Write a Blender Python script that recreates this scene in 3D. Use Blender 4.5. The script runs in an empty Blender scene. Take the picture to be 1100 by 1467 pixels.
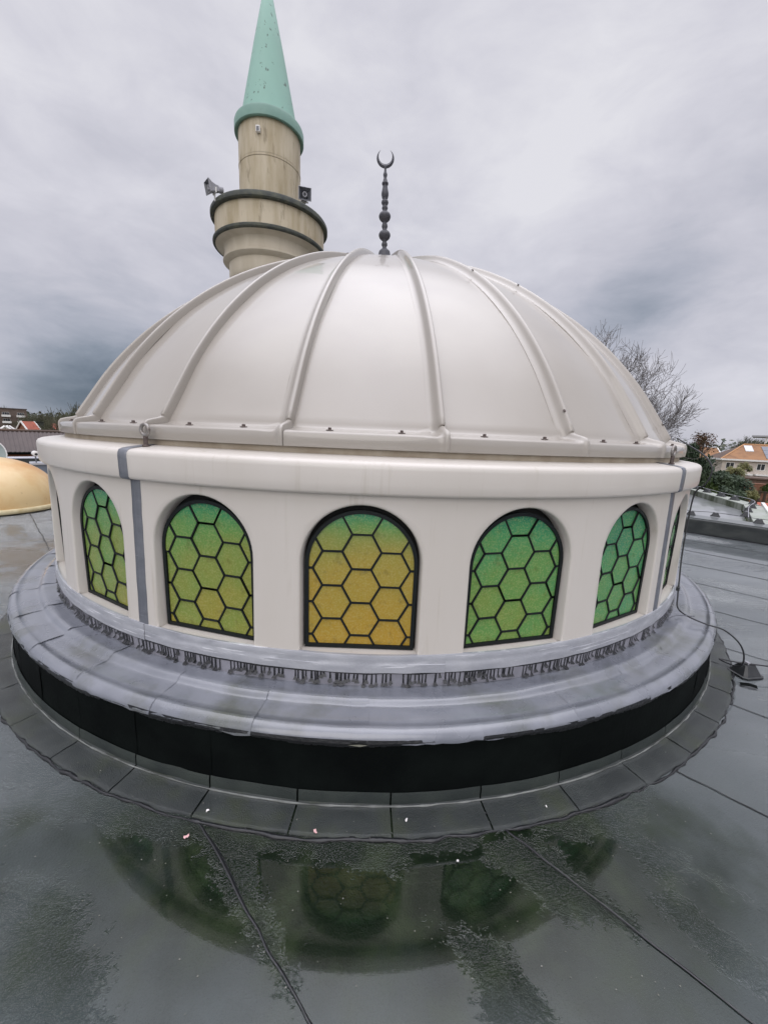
import bpy, math, random
import numpy as np
from mathutils import Vector, Matrix

random.seed(7)
rng = np.random.default_rng(7)
SC = bpy.context.scene
COL = SC.collection
R = math.radians
PI = math.pi

# ------------------------------------------------------------------ camera
CAM = Vector((0.0, -4.717, 1.585))
cd = bpy.data.cameras.new('camera')
cam = bpy.data.objects.new('camera', cd)
COL.objects.link(cam)
Fv = Vector((0.02523, 0.98064, -0.19418))
Rv = Vector((0.99902, -0.01769, 0.04047))
Uv = Vector((-0.03626, 0.19501, 0.98013))
cam.matrix_world = Matrix(((Rv.x, Uv.x, -Fv.x, CAM.x), (Rv.y, Uv.y, -Fv.y, CAM.y),
                           (Rv.z, Uv.z, -Fv.z, CAM.z), (0, 0, 0, 1)))
cd.sensor_fit = 'VERTICAL'
cd.sensor_height = 36.0
cd.sensor_width = 27.0
cd.lens = 548.84 / 1467 * 36.0
cd.clip_start = 0.05
cd.clip_end = 4000
SC.camera = cam

# ------------------------------------------------------------------ sky, sun, exposure
SUN_EL, SUN_AZ = 26.0, 188.0          # azimuth clockwise from +Y (the way the camera looks)
W = bpy.data.worlds.new('World')
SC.world = W
W.use_nodes = True
wt = W.node_tree
wt.nodes.clear()


def N(t, typ, **kw):
    n = t.nodes.new(typ)
    for k, v in kw.items():
        setattr(n, k, v)
    return n


def setin(n, **kw):
    for k, v in kw.items():
        n.inputs[k.replace('_', ' ')].default_value = v
    return n


def math_n(t, op, a, b=None, clamp=False):
    n = N(t, 'ShaderNodeMath', operation=op, use_clamp=clamp)
    for i, v in enumerate((a, b)):
        if v is None:
            continue
        if isinstance(v, (int, float)):
            n.inputs[i].default_value = v
        else:
            t.links.new(v, n.inputs[i])
    return n.outputs[0]


def mix_c(t, fac, a, b, blend='MIX'):
    n = N(t, 'ShaderNodeMix', data_type='RGBA', blend_type=blend)
    for i, v in ((0, fac), (6, a), (7, b)):
        if isinstance(v, (int, float)):
            n.inputs[i].default_value = v
        elif isinstance(v, (tuple, list)):
            n.inputs[i].default_value = (*v[:3], 1)
        else:
            t.links.new(v, n.inputs[i])
    return n.outputs[2]


def ramp(t, fac, stops, interp='LINEAR'):
    n = N(t, 'ShaderNodeValToRGB')
    cr = n.color_ramp
    cr.interpolation = interp
    while len(cr.elements) < len(stops):
        cr.elements.new(0.5)
    for e, (p, c) in zip(cr.elements, stops):
        e.position = p
        e.color = (c, c, c, 1) if isinstance(c, (int, float)) else (*c, 1)
    if fac is not None:
        t.links.new(fac, n.inputs[0])
    return n.outputs[0]


def build_world():
    t = wt
    tc = N(t, 'ShaderNodeTexCoord')
    nrm = N(t, 'ShaderNodeVectorMath', operation='NORMALIZE')
    t.links.new(tc.outputs['Generated'], nrm.inputs[0])
    d = nrm.outputs[0]
    sep = N(t, 'ShaderNodeSeparateXYZ')
    t.links.new(d, sep.inputs[0])
    z = math_n(t, 'MAXIMUM', sep.outputs[2], 0.0)
    den = math_n(t, 'ADD', z, 0.30)
    px = math_n(t, 'DIVIDE', sep.outputs[0], den)
    py = math_n(t, 'DIVIDE', sep.outputs[1], den)
    comb = N(t, 'ShaderNodeCombineXYZ')
    t.links.new(px, comb.inputs[0])
    t.links.new(py, comb.inputs[1])

    def noise(scale, detail, rough, dist, rot=0.0, sx=1.0, sy=1.0, off=0.0):
        mp = N(t, 'ShaderNodeMapping')
        mp.inputs['Rotation'].default_value = (0, 0, rot)
        mp.inputs['Scale'].default_value = (sx, sy, 1)
        mp.inputs['Location'].default_value = (off, off * 0.7, 0)
        t.links.new(comb.outputs[0], mp.inputs[0])
        n = N(t, 'ShaderNodeTexNoise')
        setin(n, Scale=scale, Detail=detail, Roughness=rough, Distortion=dist)
        t.links.new(mp.outputs[0], n.inputs['Vector'])
        return n.outputs['Fac']
    def noise3(scale, detail, rough, dist, sc, loc):
        mp = N(t, 'ShaderNodeMapping')
        mp.inputs['Scale'].default_value = sc
        mp.inputs['Location'].default_value = loc
        t.links.new(d, mp.inputs[0])
        n = N(t, 'ShaderNodeTexNoise')
        setin(n, Scale=scale, Detail=detail, Roughness=rough, Distortion=dist)
        t.links.new(mp.outputs[0], n.inputs['Vector'])
        return n.outputs['Fac']
    n1 = noise3(2.1, 7, 0.56, 0.35, (1, 1, 1.9), (3.1, 0.7, 1.3))
    n2 = noise3(5.2, 8, 0.58, 0.45, (1, 1, 2.3), (7.7, 2.2, 4.1))
    n3 = noise(0.9, 7, 0.55, 0.5, 0.5, 1.0, 0.75, 3.1)
    v = math_n(t, 'ADD', math_n(t, 'MULTIPLY', n1, 0.50), math_n(t, 'MULTIPLY', n2, 0.30))
    v = math_n(t, 'ADD', v, math_n(t, 'MULTIPLY', n3, 0.20))
    v = math_n(t, 'SUBTRACT', v, 0.5)

    def lobe(az, el, power):
        vec = (math.sin(R(az)) * math.cos(R(el)), math.cos(R(az)) * math.cos(R(el)), math.sin(R(el)))
        dp = N(t, 'ShaderNodeVectorMath', operation='DOT_PRODUCT')
        t.links.new(d, dp.inputs[0])
        dp.inputs[1].default_value = vec
        return math_n(t, 'POWER', math_n(t, 'MAXIMUM', dp.outputs['Value'], 0.0), power)
    # brightness: grows upward as under any overcast, modulated by the cloud noise and a few large clouds
    b = math_n(t, 'ADD', 0.81, math_n(t, 'MULTIPLY', ramp(t, z, [(0.0, 0.0), (0.12, 0.08), (0.35, 0.55), (0.6, 0.80), (1.0, 1.0)]), 0.34))
    b = math_n(t, 'ADD', b, math_n(t, 'MULTIPLY', v, 2.0))
    for az, el, pw, amp in DARK:
        b = math_n(t, 'ADD', b, math_n(t, 'MULTIPLY', lobe(az, el, pw), amp))
    b = math_n(t, 'MAXIMUM', b, 0.05)
    col = ramp(t, math_n(t, 'MULTIPLY', b, 0.8), [(0.0, (0.085, 0.115, 0.155)), (0.16, (0.155, 0.195, 0.255)), (0.34, (0.29, 0.33, 0.405)), (0.52, (0.48, 0.50, 0.585)),
                      (0.68, (0.63, 0.63, 0.71)), (0.84, (0.74, 0.735, 0.81)), (1.0, (0.85, 0.845, 0.90))])
    # overcast zenith, boosted further above the frame to brighten the puddle reflections
    zen = ramp(t, z, [(0.0, 1.0), (0.6, 1.0), (1.0, 1.0)])
    up = math_n(t, 'ADD', 1.0, math_n(t, 'MULTIPLY', math_n(t, 'MAXIMUM', math_n(t, 'SUBTRACT', z, 0.68), 0.0), 13.5))
    vm = N(t, 'ShaderNodeVectorMath', operation='SCALE')
    t.links.new(col, vm.inputs[0])
    t.links.new(up, vm.inputs['Scale'])
    bg = N(t, 'ShaderNodeBackground')
    bg.inputs['Strength'].default_value = 0.88
    t.links.new(vm.outputs[0], bg.inputs['Color'])
    sky = N(t, 'ShaderNodeTexSky', sky_type='NISHITA')
    sky.sun_disc = False
    sky.sun_elevation = R(SUN_EL)
    sky.sun_rotation = R(SUN_AZ)
    bs = N(t, 'ShaderNodeBackground')
    bs.inputs['Strength'].default_value = 0.05
    t.links.new(sky.outputs[0], bs.inputs['Color'])
    mx = N(t, 'ShaderNodeMixShader')
    mx.inputs[0].default_value = 0.93
    t.links.new(bs.outputs[0], mx.inputs[1])
    t.links.new(bg.outputs[0], mx.inputs[2])
    out = N(t, 'ShaderNodeOutputWorld')
    t.links.new(mx.outputs[0], out.inputs['Surface'])


# large cloud masses: azimuth, elevation, exponent, amount
DARK = [(-35, 4, 110, -0.54), (-24, 16, 60, -0.14), (31, 17, 160, -0.24), (42, 22, 60, -0.10),
        (8, 34, 60, 0.05), (-36, 30, 60, 0.06), (40, 6, 120, 0.16)]
build_world()

sd = bpy.data.lights.new('sun', 'SUN')
sd.energy = 0.90
sd.angle = R(45)
sd.color = (1.0, 0.96, 0.92)
sun = bpy.data.objects.new('sun', sd)
COL.objects.link(sun)
sdir = Vector((math.sin(R(SUN_AZ)) * math.cos(R(SUN_EL)), math.cos(R(SUN_AZ)) * math.cos(R(SUN_EL)), math.sin(R(SUN_EL))))
sun.rotation_euler = (-sdir).to_track_quat('-Z', 'Y').to_euler()

SC.view_settings.view_transform = 'Standard'
SC.view_settings.look = 'None'
SC.view_settings.exposure = 0.10
SC.view_settings.gamma = 1.0
SC.view_settings.use_curve_mapping = False


# ------------------------------------------------------------------ helpers
def tag(o, label=None, cat=None, group=None, kind=None):
    if label:
        o['label'] = label
    if cat:
        o['category'] = cat
    if group:
        o['group'] = group
    if kind:
        o['kind'] = kind
    return o


def empty(name, loc=(0, 0, 0), rz=0.0):
    o = bpy.data.objects.new(name, None)
    o.empty_display_size = 0.2
    COL.objects.link(o)
    o.location = loc
    o.rotation_euler = (0, 0, rz)
    return o


def link(name, me, parent=None, loc=None, rz=None):
    o = bpy.data.objects.new(name, me)
    COL.objects.link(o)
    if parent:
        o.parent = parent
    if loc is not None:
        o.location = loc
    if rz is not None:
        o.rotation_euler = (0, 0, rz)
    return o


class MB:
    """collects faces; build() makes one mesh object"""

    def __init__(self):
        self.v = []
        self.f = []

    def add(self, vs, fs):
        b = len(self.v)
        self.v.extend([tuple(q) for q in vs])
        self.f.extend([tuple(b + i for i in q) for q in fs])
        return self

    def box(self, x0, x1, y0, y1, z0, z1, M=None):
        vs = [Vector((x, y, z)) for z in (z0, z1) for y in (y0, y1) for x in (x0, x1)]
        if M:
            vs = [M @ q for q in vs]
        return self.add(vs, [(0, 2, 3, 1), (4, 5, 7, 6), (0, 1, 5, 4), (2, 6, 7, 3), (0, 4, 6, 2), (1, 3, 7, 5)])

    def lathe(self, prof, n=32, c=(0, 0), M=None, a0=0.0, a1=2 * PI):
        full = abs(a1 - a0 - 2 * PI) < 1e-6
        m = n if full else n + 1
        vs = []
        for i in range(m):
            a = a0 + (a1 - a0) * i / n
            for (r, z) in prof:
                q = Vector((c[0] + r * math.sin(a), c[1] - r * math.cos(a), z))
                vs.append(M @ q if M else q)
        k = len(prof)
        fs = []
        for i in range(n):
            j = (i + 1) % m
            for p in range(k - 1):
                fs.append((i * k + p, j * k + p, j * k + p + 1, i * k + p + 1))
        return self.add(vs, fs)

    def tube(self, pts, rad, sides=6, closed_ends=True):
        pts = [Vector(p) for p in pts]
        n = len(pts)
        if isinstance(rad, (int, float)):
            rad = [rad] * n
        vs = []
        prev = None
        for i in range(n):
            tdir = (pts[min(i + 1, n - 1)] - pts[max(i - 1, 0)])
            if tdir.length < 1e-9:
                tdir = Vector((0, 0, 1))
            tdir.normalize()
            if prev is None:
                u = tdir.orthogonal().normalized()
            else:
                u = (prev - tdir * prev.dot(tdir))
                u = u.normalized() if u.length > 1e-6 else tdir.orthogonal().normalized()
            prev = u
            w = tdir.cross(u)
            for s in range(sides):
                a = 2 * PI * s / sides
                vs.append(pts[i] + (u * math.cos(a) + w * math.sin(a)) * rad[i])
        fs = []
        for i in range(n - 1):
            for s in range(sides):
                q = (s + 1) % sides
                fs.append((i * sides + s, i * sides + q, (i + 1) * sides + q, (i + 1) * sides + s))
        if closed_ends:
            fs.append(tuple(reversed(range(sides))))
            fs.append(tuple((n - 1) * sides + s for s in range(sides)))
        return self.add(vs, fs)

    def mesh(self, name, mat=None, smooth=False, angle=None):
        me = bpy.data.meshes.new(name)
        me.from_pydata(self.v, [], self.f)
        me.update()
        if mat:
            me.materials.append(mat)
        if smooth:
            me.polygons.foreach_set('use_smooth', [True] * len(me.polygons))
            if angle:
                me.set_sharp_from_angle(angle=R(angle))
        return me

    def build(self, name, mat=None, parent=None, smooth=False, angle=None, loc=None, rz=None):
        return link(name, self.mesh(name, mat, smooth, angle), parent, loc, rz)


def bevel(o, w=0.005, seg=2, ang=40):
    m = o.modifiers.new('bevel', 'BEVEL')
    m.width = w
    m.segments = seg
    m.limit_method = 'ANGLE'
    m.angle_limit = R(ang)
    return o


def catmull(pts, n=6):
    P = [Vector(p) for p in pts]
    P = [P[0] * 2 - P[1]] + P + [P[-1] * 2 - P[-2]]
    out = []
    for i in range(1, len(P) - 2):
        for k in range(n):
            u = k / n
            a, b, c, d = P[i - 1], P[i], P[i + 1], P[i + 2]
            out.append(0.5 * ((2 * b) + (c - a) * u + (2 * a - 5 * b + 4 * c - d) * u * u + (3 * b - a - 3 * c + d) * u ** 3))
    out.append(P[-2])
    return out


def pol(r, a, z):
    """point at radius r, azimuth a (radians, 0 towards the camera) about the dome's axis"""
    return Vector((r * math.sin(a), -r * math.cos(a), z))


def view(az, el, dist):
    """point seen from the photographer's spot at azimuth/elevation (degrees) and real horizontal distance"""
    return Vector((dist * math.sin(R(az)), CAM.y + dist * math.cos(R(az)), CAM.z + dist * math.tan(R(el))))


def hash2(ix, iy, seed):
    h = (ix.astype(np.int64) * 374761393 + iy.astype(np.int64) * 668265263 + seed * 974711) & 0x7fffffff
    h = ((h ^ (h >> 13)) * 1274126177) & 0x7fffffff
    h = h ^ (h >> 16)
    return (h & 0xffff) / 65535.0


def vnoise(x, y, seed=0):
    x = np.asarray(x, float)
    y = np.asarray(y, float)
    ix = np.floor(x)
    iy = np.floor(y)
    fx = x - ix
    fy = y - iy
    fx = fx * fx * (3 - 2 * fx)
    fy = fy * fy * (3 - 2 * fy)
    a = hash2(ix, iy, seed)
    b = hash2(ix + 1, iy, seed)
    c = hash2(ix, iy + 1, seed)
    d = hash2(ix + 1, iy + 1, seed)
    return (a * (1 - fx) + b * fx) * (1 - fy) + (c * (1 - fx) + d * fx) * fy


def fbm(x, y, seed=0, oct=4):
    s = 0
    a = 0.5
    tot = 0
    for o in range(oct):
        s = s + a * vnoise(np.asarray(x) * 2 ** o, np.asarray(y) * 2 ** o, seed + o * 17)
        tot += a
        a *= 0.5
    return s / tot


# ------------------------------------------------------------------ materials
def mat(name, c1, c2=None, scale=4.0, detail=5.0, stretch=(1, 1, 1), lo=0.4, hi=0.65, rough=0.5, bump=0.0, bscale=60.0,
        spec=0.5, coat=0.0, metal=0.0, c3=None, s3=1.0, lo3=0.55, hi3=0.7, st3=(1, 1, 1), rvar=0.0, coatr=0.05, ior=1.5, bdist=0.01):
    m = bpy.data.materials.new(name)
    m.use_nodes = True
    t = m.node_tree
    b = t.nodes['Principled BSDF']
    b.inputs['Roughness'].default_value = rough
    b.inputs['Specular IOR Level'].default_value = spec
    b.inputs['Metallic'].default_value = metal
    b.inputs['Coat Weight'].default_value = coat
    b.inputs['Coat Roughness'].default_value = coatr
    b.inputs['IOR'].default_value = ior
    tc = N(t, 'ShaderNodeTexCoord')

    def noise(sc, st, det=5.0, rough_=0.55):
        mp = N(t, 'ShaderNodeMapping')
        mp.inputs['Scale'].default_value = st
        t.links.new(tc.outputs['Object'], mp.inputs[0])
        n = N(t, 'ShaderNodeTexNoise')
        setin(n, Scale=sc, Detail=det, Roughness=rough_)
        t.links.new(mp.outputs[0], n.inputs['Vector'])
        return n.outputs['Fac']
    col = c1
    if c2:
        f = ramp(t, noise(scale, stretch, detail), [(lo, 0.0), (hi, 1.0)])
        col = mix_c(t, f, c1, c2)
        if rvar:
            t.links.new(math_n(t, 'ADD', rough, math_n(t, 'MULTIPLY', f, rvar), True), b.inputs['Roughness'])
    if c3:
        f3 = ramp(t, noise(s3, st3, 6.0, 0.6), [(lo3, 0.0), (hi3, 1.0)])
        col = mix_c(t, f3, col, c3)
    if isinstance(col, tuple):
        b.inputs['Base Color'].default_value = (*col, 1)
    else:
        t.links.new(col, b.inputs['Base Color'])
    if bump:
        bn = N(t, 'ShaderNodeBump')
        bn.inputs['Strength'].default_value = bump
        bn.inputs['Distance'].default_value = bdist
        t.links.new(noise(bscale, (1, 1, 1), 3.0), bn.inputs['Height'])
        t.links.new(bn.outputs[0], b.inputs['Normal'])
    return m


M = {}
M['gelcoat'] = mat('cream_gelcoat', (0.345, 0.317, 0.284), (0.318, 0.289, 0.254), 1.6, 6, (1, 1, 0.35), 0.35, 0.75, rough=0.34, coat=0.65, coatr=0.05,
                   bump=0.03, bscale=9, bdist=0.03, c3=(0.34, 0.31, 0.28), s3=6, lo3=0.64, hi3=0.84, st3=(1.6, 1.6, 0.5))
M['gelcoat_wall'] = mat('cream_gelcoat_wall', (0.585, 0.549, 0.507), (0.55, 0.512, 0.463), 2.2, 6, (1.5, 1.5, 0.25), 0.35, 0.75, rough=0.38, coat=0.15, coatr=0.15,
                        bump=0.03, bscale=12, bdist=0.02, c3=(0.42, 0.38, 0.31), s3=7, lo3=0.60, hi3=0.88, st3=(3.0, 3.0, 0.16))
M['lead'] = mat('lead_flashing', (0.36, 0.37, 0.405), (0.47, 0.48, 0.51), 6, 6, (1, 1, 2.5), 0.4, 0.75, rough=0.42, bump=0.25, bscale=22, metal=0.25,
                c3=(0.68, 0.69, 0.72), s3=9, lo3=0.60, hi3=0.68, st3=(0.5, 0.5, 9))
M['tar'] = mat('bitumen_tar', (0.012, 0.013, 0.015), rough=0.35, bump=0.4, bscale=60)
M['membrane'] = mat('wet_grey_membrane', (0.155, 0.165, 0.192), (0.205, 0.215, 0.248), 3.5, 6, rough=0.24, bump=0.10, bscale=16, spec=0.8, coat=0.5, coatr=0.10,
                    c3=(0.085, 0.092, 0.075), s3=2.6, lo3=0.50, hi3=0.72, rvar=0.15)
M['curb_wall'] = mat('black_bitumen_wall', (0.0035, 0.0045, 0.0045), (0.006, 0.008, 0.0075), 3, 6, rough=0.6, bump=0.15, bscale=50, spec=0.03)
M['foot'] = mat('bitumen_upstand', (0.020, 0.027, 0.026), (0.038, 0.048, 0.042), 5, 6, rough=0.45, bump=0.5, bscale=240)
M['felt'] = mat('mineral_felt_patch', (0.022, 0.028, 0.028), (0.042, 0.050, 0.048), 7, 8, rough=0.40, bump=0.8, bscale=260, spec=0.6,
                c3=(0.035, 0.045, 0.022), s3=3, lo3=0.5, hi3=0.68, coat=0.25, coatr=0.3)
M['black_metal'] = mat('dark_painted_metal', (0.045, 0.046, 0.060), (0.065, 0.065, 0.075), 14, 4, rough=0.5, bump=0.1, bscale=80)
M['came'] = mat('black_lead_came', (0.007, 0.010, 0.011), rough=0.5, spec=0.25)
M['steel'] = mat('weathered_steel', (0.36, 0.35, 0.34), (0.22, 0.19, 0.17), 30, 5, rough=0.45, metal=0.6, bump=0.2, bscale=120)
M['rust'] = mat('dark_rusted_bolt', (0.07, 0.05, 0.045), (0.13, 0.10, 0.09), 40, 4, rough=0.6)
M['copper'] = mat('green_painted_copper', (0.205, 0.385, 0.315), (0.235, 0.43, 0.36), 1.5, 5, (1, 1, 0.3), 0.35, 0.7, rough=0.5, bump=0.04, bscale=20,
                  c3=(0.055, 0.095, 0.075), s3=9.0, lo3=0.62, hi3=0.68, st3=(1.2, 1.2, 0.8))
M['copper_rim'] = mat('green_copper_rim', (0.16, 0.29, 0.245), (0.20, 0.34, 0.285), 3, 5, rough=0.5)
M['minaret'] = mat('stained_minaret_render', (0.54, 0.47, 0.35), (0.36, 0.29, 0.175), 2.2, 8, (2.2, 2.2, 0.35), 0.38, 0.68, rough=0.6, bump=0.1, bscale=40,
                   c3=(0.19, 0.145, 0.08), s3=3.4, lo3=0.56, hi3=0.74, st3=(2.4, 2.4, 0.6))
M['minaret_clean'] = mat('minaret_render', (0.58, 0.52, 0.42), (0.48, 0.42, 0.32), 2.0, 6, (2, 2, 0.5), 0.4, 0.75, rough=0.6)
M['moss_edge'] = mat('mossy_dark_edge', (0.040, 0.045, 0.042), (0.085, 0.09, 0.065), 7, 6, rough=0.7, bump=0.4, bscale=60)
M['grey_plastic'] = mat('grey_plastic', (0.34, 0.34, 0.37), (0.29, 0.29, 0.32), 10, rough=0.5)
M['dark_plastic'] = mat('dark_grey_plastic', (0.13, 0.135, 0.155), rough=0.45)
M['black_plastic'] = mat('black_plastic', (0.018, 0.020, 0.022), (0.03, 0.032, 0.034), 20, rough=0.4)
M['white_plastic'] = mat('white_plastic', (0.74, 0.72, 0.70), rough=0.4)
M['cable'] = mat('black_cable', (0.022, 0.023, 0.027), rough=0.45)
M['petal'] = mat('pink_petal', (0.72, 0.42, 0.42), (0.82, 0.62, 0.60), 60, rough=0.6)
M['whitebit'] = mat('white_petal', (0.74, 0.72, 0.70), rough=0.6)


def glass_mat():
    m = bpy.data.materials.new('stained_textured_glass')
    m.use_nodes = True
    t = m.node_tree
    b = t.nodes['Principled BSDF']
    tc = N(t, 'ShaderNodeTexCoord')
    sep = N(t, 'ShaderNodeSeparateXYZ')
    t.links.new(tc.outputs['Object'], sep.inputs[0])
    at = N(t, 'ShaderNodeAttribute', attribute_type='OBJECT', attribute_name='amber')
    # green head paints in the arch's shade; amber towards the sill, more in some windows
    n = N(t, 'ShaderNodeTexNoise')
    setin(n, Scale=5.5, Detail=4)
    t.links.new(tc.outputs['Object'], n.inputs['Vector'])
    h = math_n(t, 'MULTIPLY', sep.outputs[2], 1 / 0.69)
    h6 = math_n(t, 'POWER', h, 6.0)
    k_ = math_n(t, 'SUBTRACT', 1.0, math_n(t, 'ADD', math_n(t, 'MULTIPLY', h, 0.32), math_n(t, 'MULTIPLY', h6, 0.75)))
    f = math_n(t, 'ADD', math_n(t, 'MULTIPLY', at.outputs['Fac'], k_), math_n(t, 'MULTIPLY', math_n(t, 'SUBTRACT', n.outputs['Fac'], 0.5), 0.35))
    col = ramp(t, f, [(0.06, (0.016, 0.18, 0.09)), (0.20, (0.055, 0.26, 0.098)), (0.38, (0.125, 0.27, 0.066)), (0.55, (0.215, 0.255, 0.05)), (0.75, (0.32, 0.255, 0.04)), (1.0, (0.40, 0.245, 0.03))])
    g = N(t, 'ShaderNodeTexNoise')
    setin(g, Scale=120.0, Detail=3.0)
    t.links.new(tc.outputs['Object'], g.inputs['Vector'])
    col = mix_c(t, ramp(t, g.outputs['Fac'], [(0.45, 0.0), (0.72, 0.28)]), col, (0.50, 0.48, 0.20))
    dk = N(t, 'ShaderNodeTexNoise')
    setin(dk, Scale=22.0, Detail=4.0)
    t.links.new(tc.outputs['Object'], dk.inputs['Vector'])
    col = mix_c(t, ramp(t, dk.outputs['Fac'], [(0.56, 0.0), (0.80, 0.5)]), col, (0.08, 0.085, 0.025))
    t.links.new(col, b.inputs['Base Color'])
    b.inputs['Roughness'].default_value = 0.18
    b.inputs['Specular IOR Level'].default_value = 0.5
    bn = N(t, 'ShaderNodeBump')
    bn.inputs['Strength'].default_value = 0.35
    bn.inputs['Distance'].default_value = 0.004
    t.links.new(g.outputs['Fac'], bn.inputs['Height'])
    t.links.new(bn.outputs[0], b.inputs['Normal'])
    return m


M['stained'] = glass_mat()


def roof_mat():
    m = bpy.data.materials.new('wet_bitumen_roofing')
    m.use_nodes = True
    t = m.node_tree
    b = t.nodes['Principled BSDF']
    tc = N(t, 'ShaderNodeTexCoord')

    def noise(sc, det=6, st=(1, 1, 1), rot=0.0, r_=0.55):
        mp = N(t, 'ShaderNodeMapping')
        mp.inputs['Scale'].default_value = st
        mp.inputs['Rotation'].default_value = (0, 0, rot)
        t.links.new(tc.outputs['Object'], mp.inputs[0])
        n = N(t, 'ShaderNodeTexNoise')
        setin(n, Scale=sc, Detail=det, Roughness=r_)
        t.links.new(mp.outputs[0], n.inputs['Vector'])
        return n.outputs['Fac']
    base = mix_c(t, ramp(t, noise(1.6, 8), [(0.35, 0.0), (0.7, 1.0)]), (0.066, 0.082, 0.086), (0.112, 0.132, 0.138))
    base = mix_c(t, ramp(t, noise(1.3, 6, (0.4, 1.6, 1), R(45)), [(0.42, 0.0), (0.7, 0.7)]), base, (0.110, 0.126, 0.134))
    dist = N(t, 'ShaderNodeVectorMath', operation='DISTANCE')
    t.links.new(tc.outputs['Object'], dist.inputs[0])
    dist.inputs[1].default_value = (0.0, -3.70, 0)
    pale_far = math_n(t, 'MULTIPLY', math_n(t, 'SUBTRACT', math_n(t, 'ADD', dist.outputs['Value'], math_n(t, 'MULTIPLY', noise(0.9, 5), 1.2)), 1.55), 0.62, True)  # felt turns paler with distance from the front of the dome
    base = mix_c(t, pale_far, base, mix_c(t, ramp(t, noise(0.8, 7, (0.35, 1.8, 1), R(45)), [(0.35, 0.0), (0.65, 1.0)]), (0.22, 0.228, 0.255), (0.33, 0.335, 0.365)))
    # algae where water stands, plus the drum's dark reflection painted by the same mask
    sc_ = N(t, 'ShaderNodeVectorMath', operation='MULTIPLY')
    t.links.new(tc.outputs['Object'], sc_.inputs[0])
    sc_.inputs[1].default_value = (0.62, 2.0, 1.0)
    dist = N(t, 'ShaderNodeVectorMath', operation='DISTANCE')
    t.links.new(sc_.outputs[0], dist.inputs[0])
    dist.inputs[1].default_value = (0.06, -7.12, 0)
    alg_refl = math_n(t, 'SUBTRACT', math_n(t, 'ADD', ramp(t, noise(3.2, 7), [(0.25, 0.0), (0.75, 1.0)]), 1.50), math_n(t, 'MULTIPLY', dist.outputs['Value'], 1.85), True)
    base = mix_c(t, math_n(t, 'MULTIPLY', alg_refl, 1.0), base, (0.008, 0.018, 0.007))
    base = mix_c(t, math_n(t, 'MULTIPLY', math_n(t, 'MULTIPLY', ramp(t, noise(5.5, 7), [(0.46, 0.0), (0.70, 0.9)]), alg_refl), 1.1, True), base, (0.044, 0.064, 0.028))
    # mud on the far left
    d2 = N(t, 'ShaderNodeVectorMath', operation='DISTANCE')
    t.links.new(tc.outputs['Object'], d2.inputs[0])
    d2.inputs[1].default_value = (-4.15, -0.25, 0)
    mud = math_n(t, 'SUBTRACT', 1.0, math_n(t, 'POWER', math_n(t, 'MULTIPLY', d2.outputs['Value'], 1.0), 3.0), True)
    base = mix_c(t, math_n(t, 'MULTIPLY', mud, ramp(t, noise(2.6, 6), [(0.38, 0.0), (0.47, 1.0)])), base, (0.14, 0.10, 0.06))
    sp = noise(420, 2)
    base = mix_c(t, ramp(t, sp, [(0.62, 0.0), (0.75, 0.5)]), base, (0.11, 0.12, 0.12))
    t.links.new(base, b.inputs['Base Color'])
    wet = ramp(t, noise(1.1, 6, (0.5, 1.8, 1), R(45)), [(0.38, 0.20), (0.62, 0.42)])
    t.links.new(wet, b.inputs['Roughness'])
    b.inputs['Specular IOR Level'].default_value = 0.15
    bn = N(t, 'ShaderNodeBump')
    bn.inputs['Strength'].default_value = 0.9
    bn.inputs['Distance'].default_value = 0.005
    t.links.new(math_n(t, 'ADD', noise(85, 3), noise(210, 2)), bn.inputs['Height'])
    t.links.new(bn.outputs[0], b.inputs['Normal'])
    return m


M['roof'] = roof_mat()


def water_mat():
    """rain film: a still mirror where it stands deep, following the mineral grain where it is thin"""
    m = bpy.data.materials.new('rain_water_film')
    m.use_nodes = True
    t = m.node_tree
    t.nodes.clear()
    tr = N(t, 'ShaderNodeBsdfTransparent')
    tr.inputs[0].default_value = (0.86, 0.89, 0.86, 1)
    gl = N(t, 'ShaderNodeBsdfGlossy')
    fr = N(t, 'ShaderNodeFresnel')
    fr.inputs[0].default_value = 1.56
    tc = N(t, 'ShaderNodeTexCoord')

    def noise(sc, det):
        n = N(t, 'ShaderNodeTexNoise')
        setin(n, Scale=sc, Detail=det, Roughness=0.6)
        t.links.new(tc.outputs['Object'], n.inputs['Vector'])
        return n.outputs['Fac']
    at = N(t, 'ShaderNodeAttribute', attribute_name='shallow')
    k = math_n(t, 'ADD', at.outputs['Fac'], math_n(t, 'MULTIPLY', math_n(t, 'SUBTRACT', noise(16, 6), 0.5), 1.1))
    k = math_n(t, 'ADD', k, math_n(t, 'MULTIPLY', math_n(t, 'SUBTRACT', noise(70, 2), 0.5), 0.9))
    k = ramp(t, k, [(0.36, 0.0), (0.66, 1.0)])
    hgt = math_n(t, 'ADD', noise(95, 2), math_n(t, 'MULTIPLY', noise(190, 2), 0.5))
    bn = N(t, 'ShaderNodeBump')
    bn.inputs['Distance'].default_value = 0.010
    t.links.new(math_n(t, 'ADD', math_n(t, 'MULTIPLY', k, 0.85), 0.004), bn.inputs['Strength'])
    t.links.new(hgt, bn.inputs['Height'])
    t.links.new(bn.outputs[0], gl.inputs['Normal'])
    t.links.new(math_n(t, 'ADD', math_n(t, 'MULTIPLY', k, 0.16), 0.015), gl.inputs['Roughness'])
    mx = N(t, 'ShaderNodeMixShader')
    t.links.new(fr.outputs[0], mx.inputs[0])
    t.links.new(tr.outputs[0], mx.inputs[1])
    t.links.new(gl.outputs[0], mx.inputs[2])
    o = N(t, 'ShaderNodeOutputMaterial')
    t.links.new(mx.outputs[0], o.inputs[0])
    return m


M['water'] = water_mat()

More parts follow.
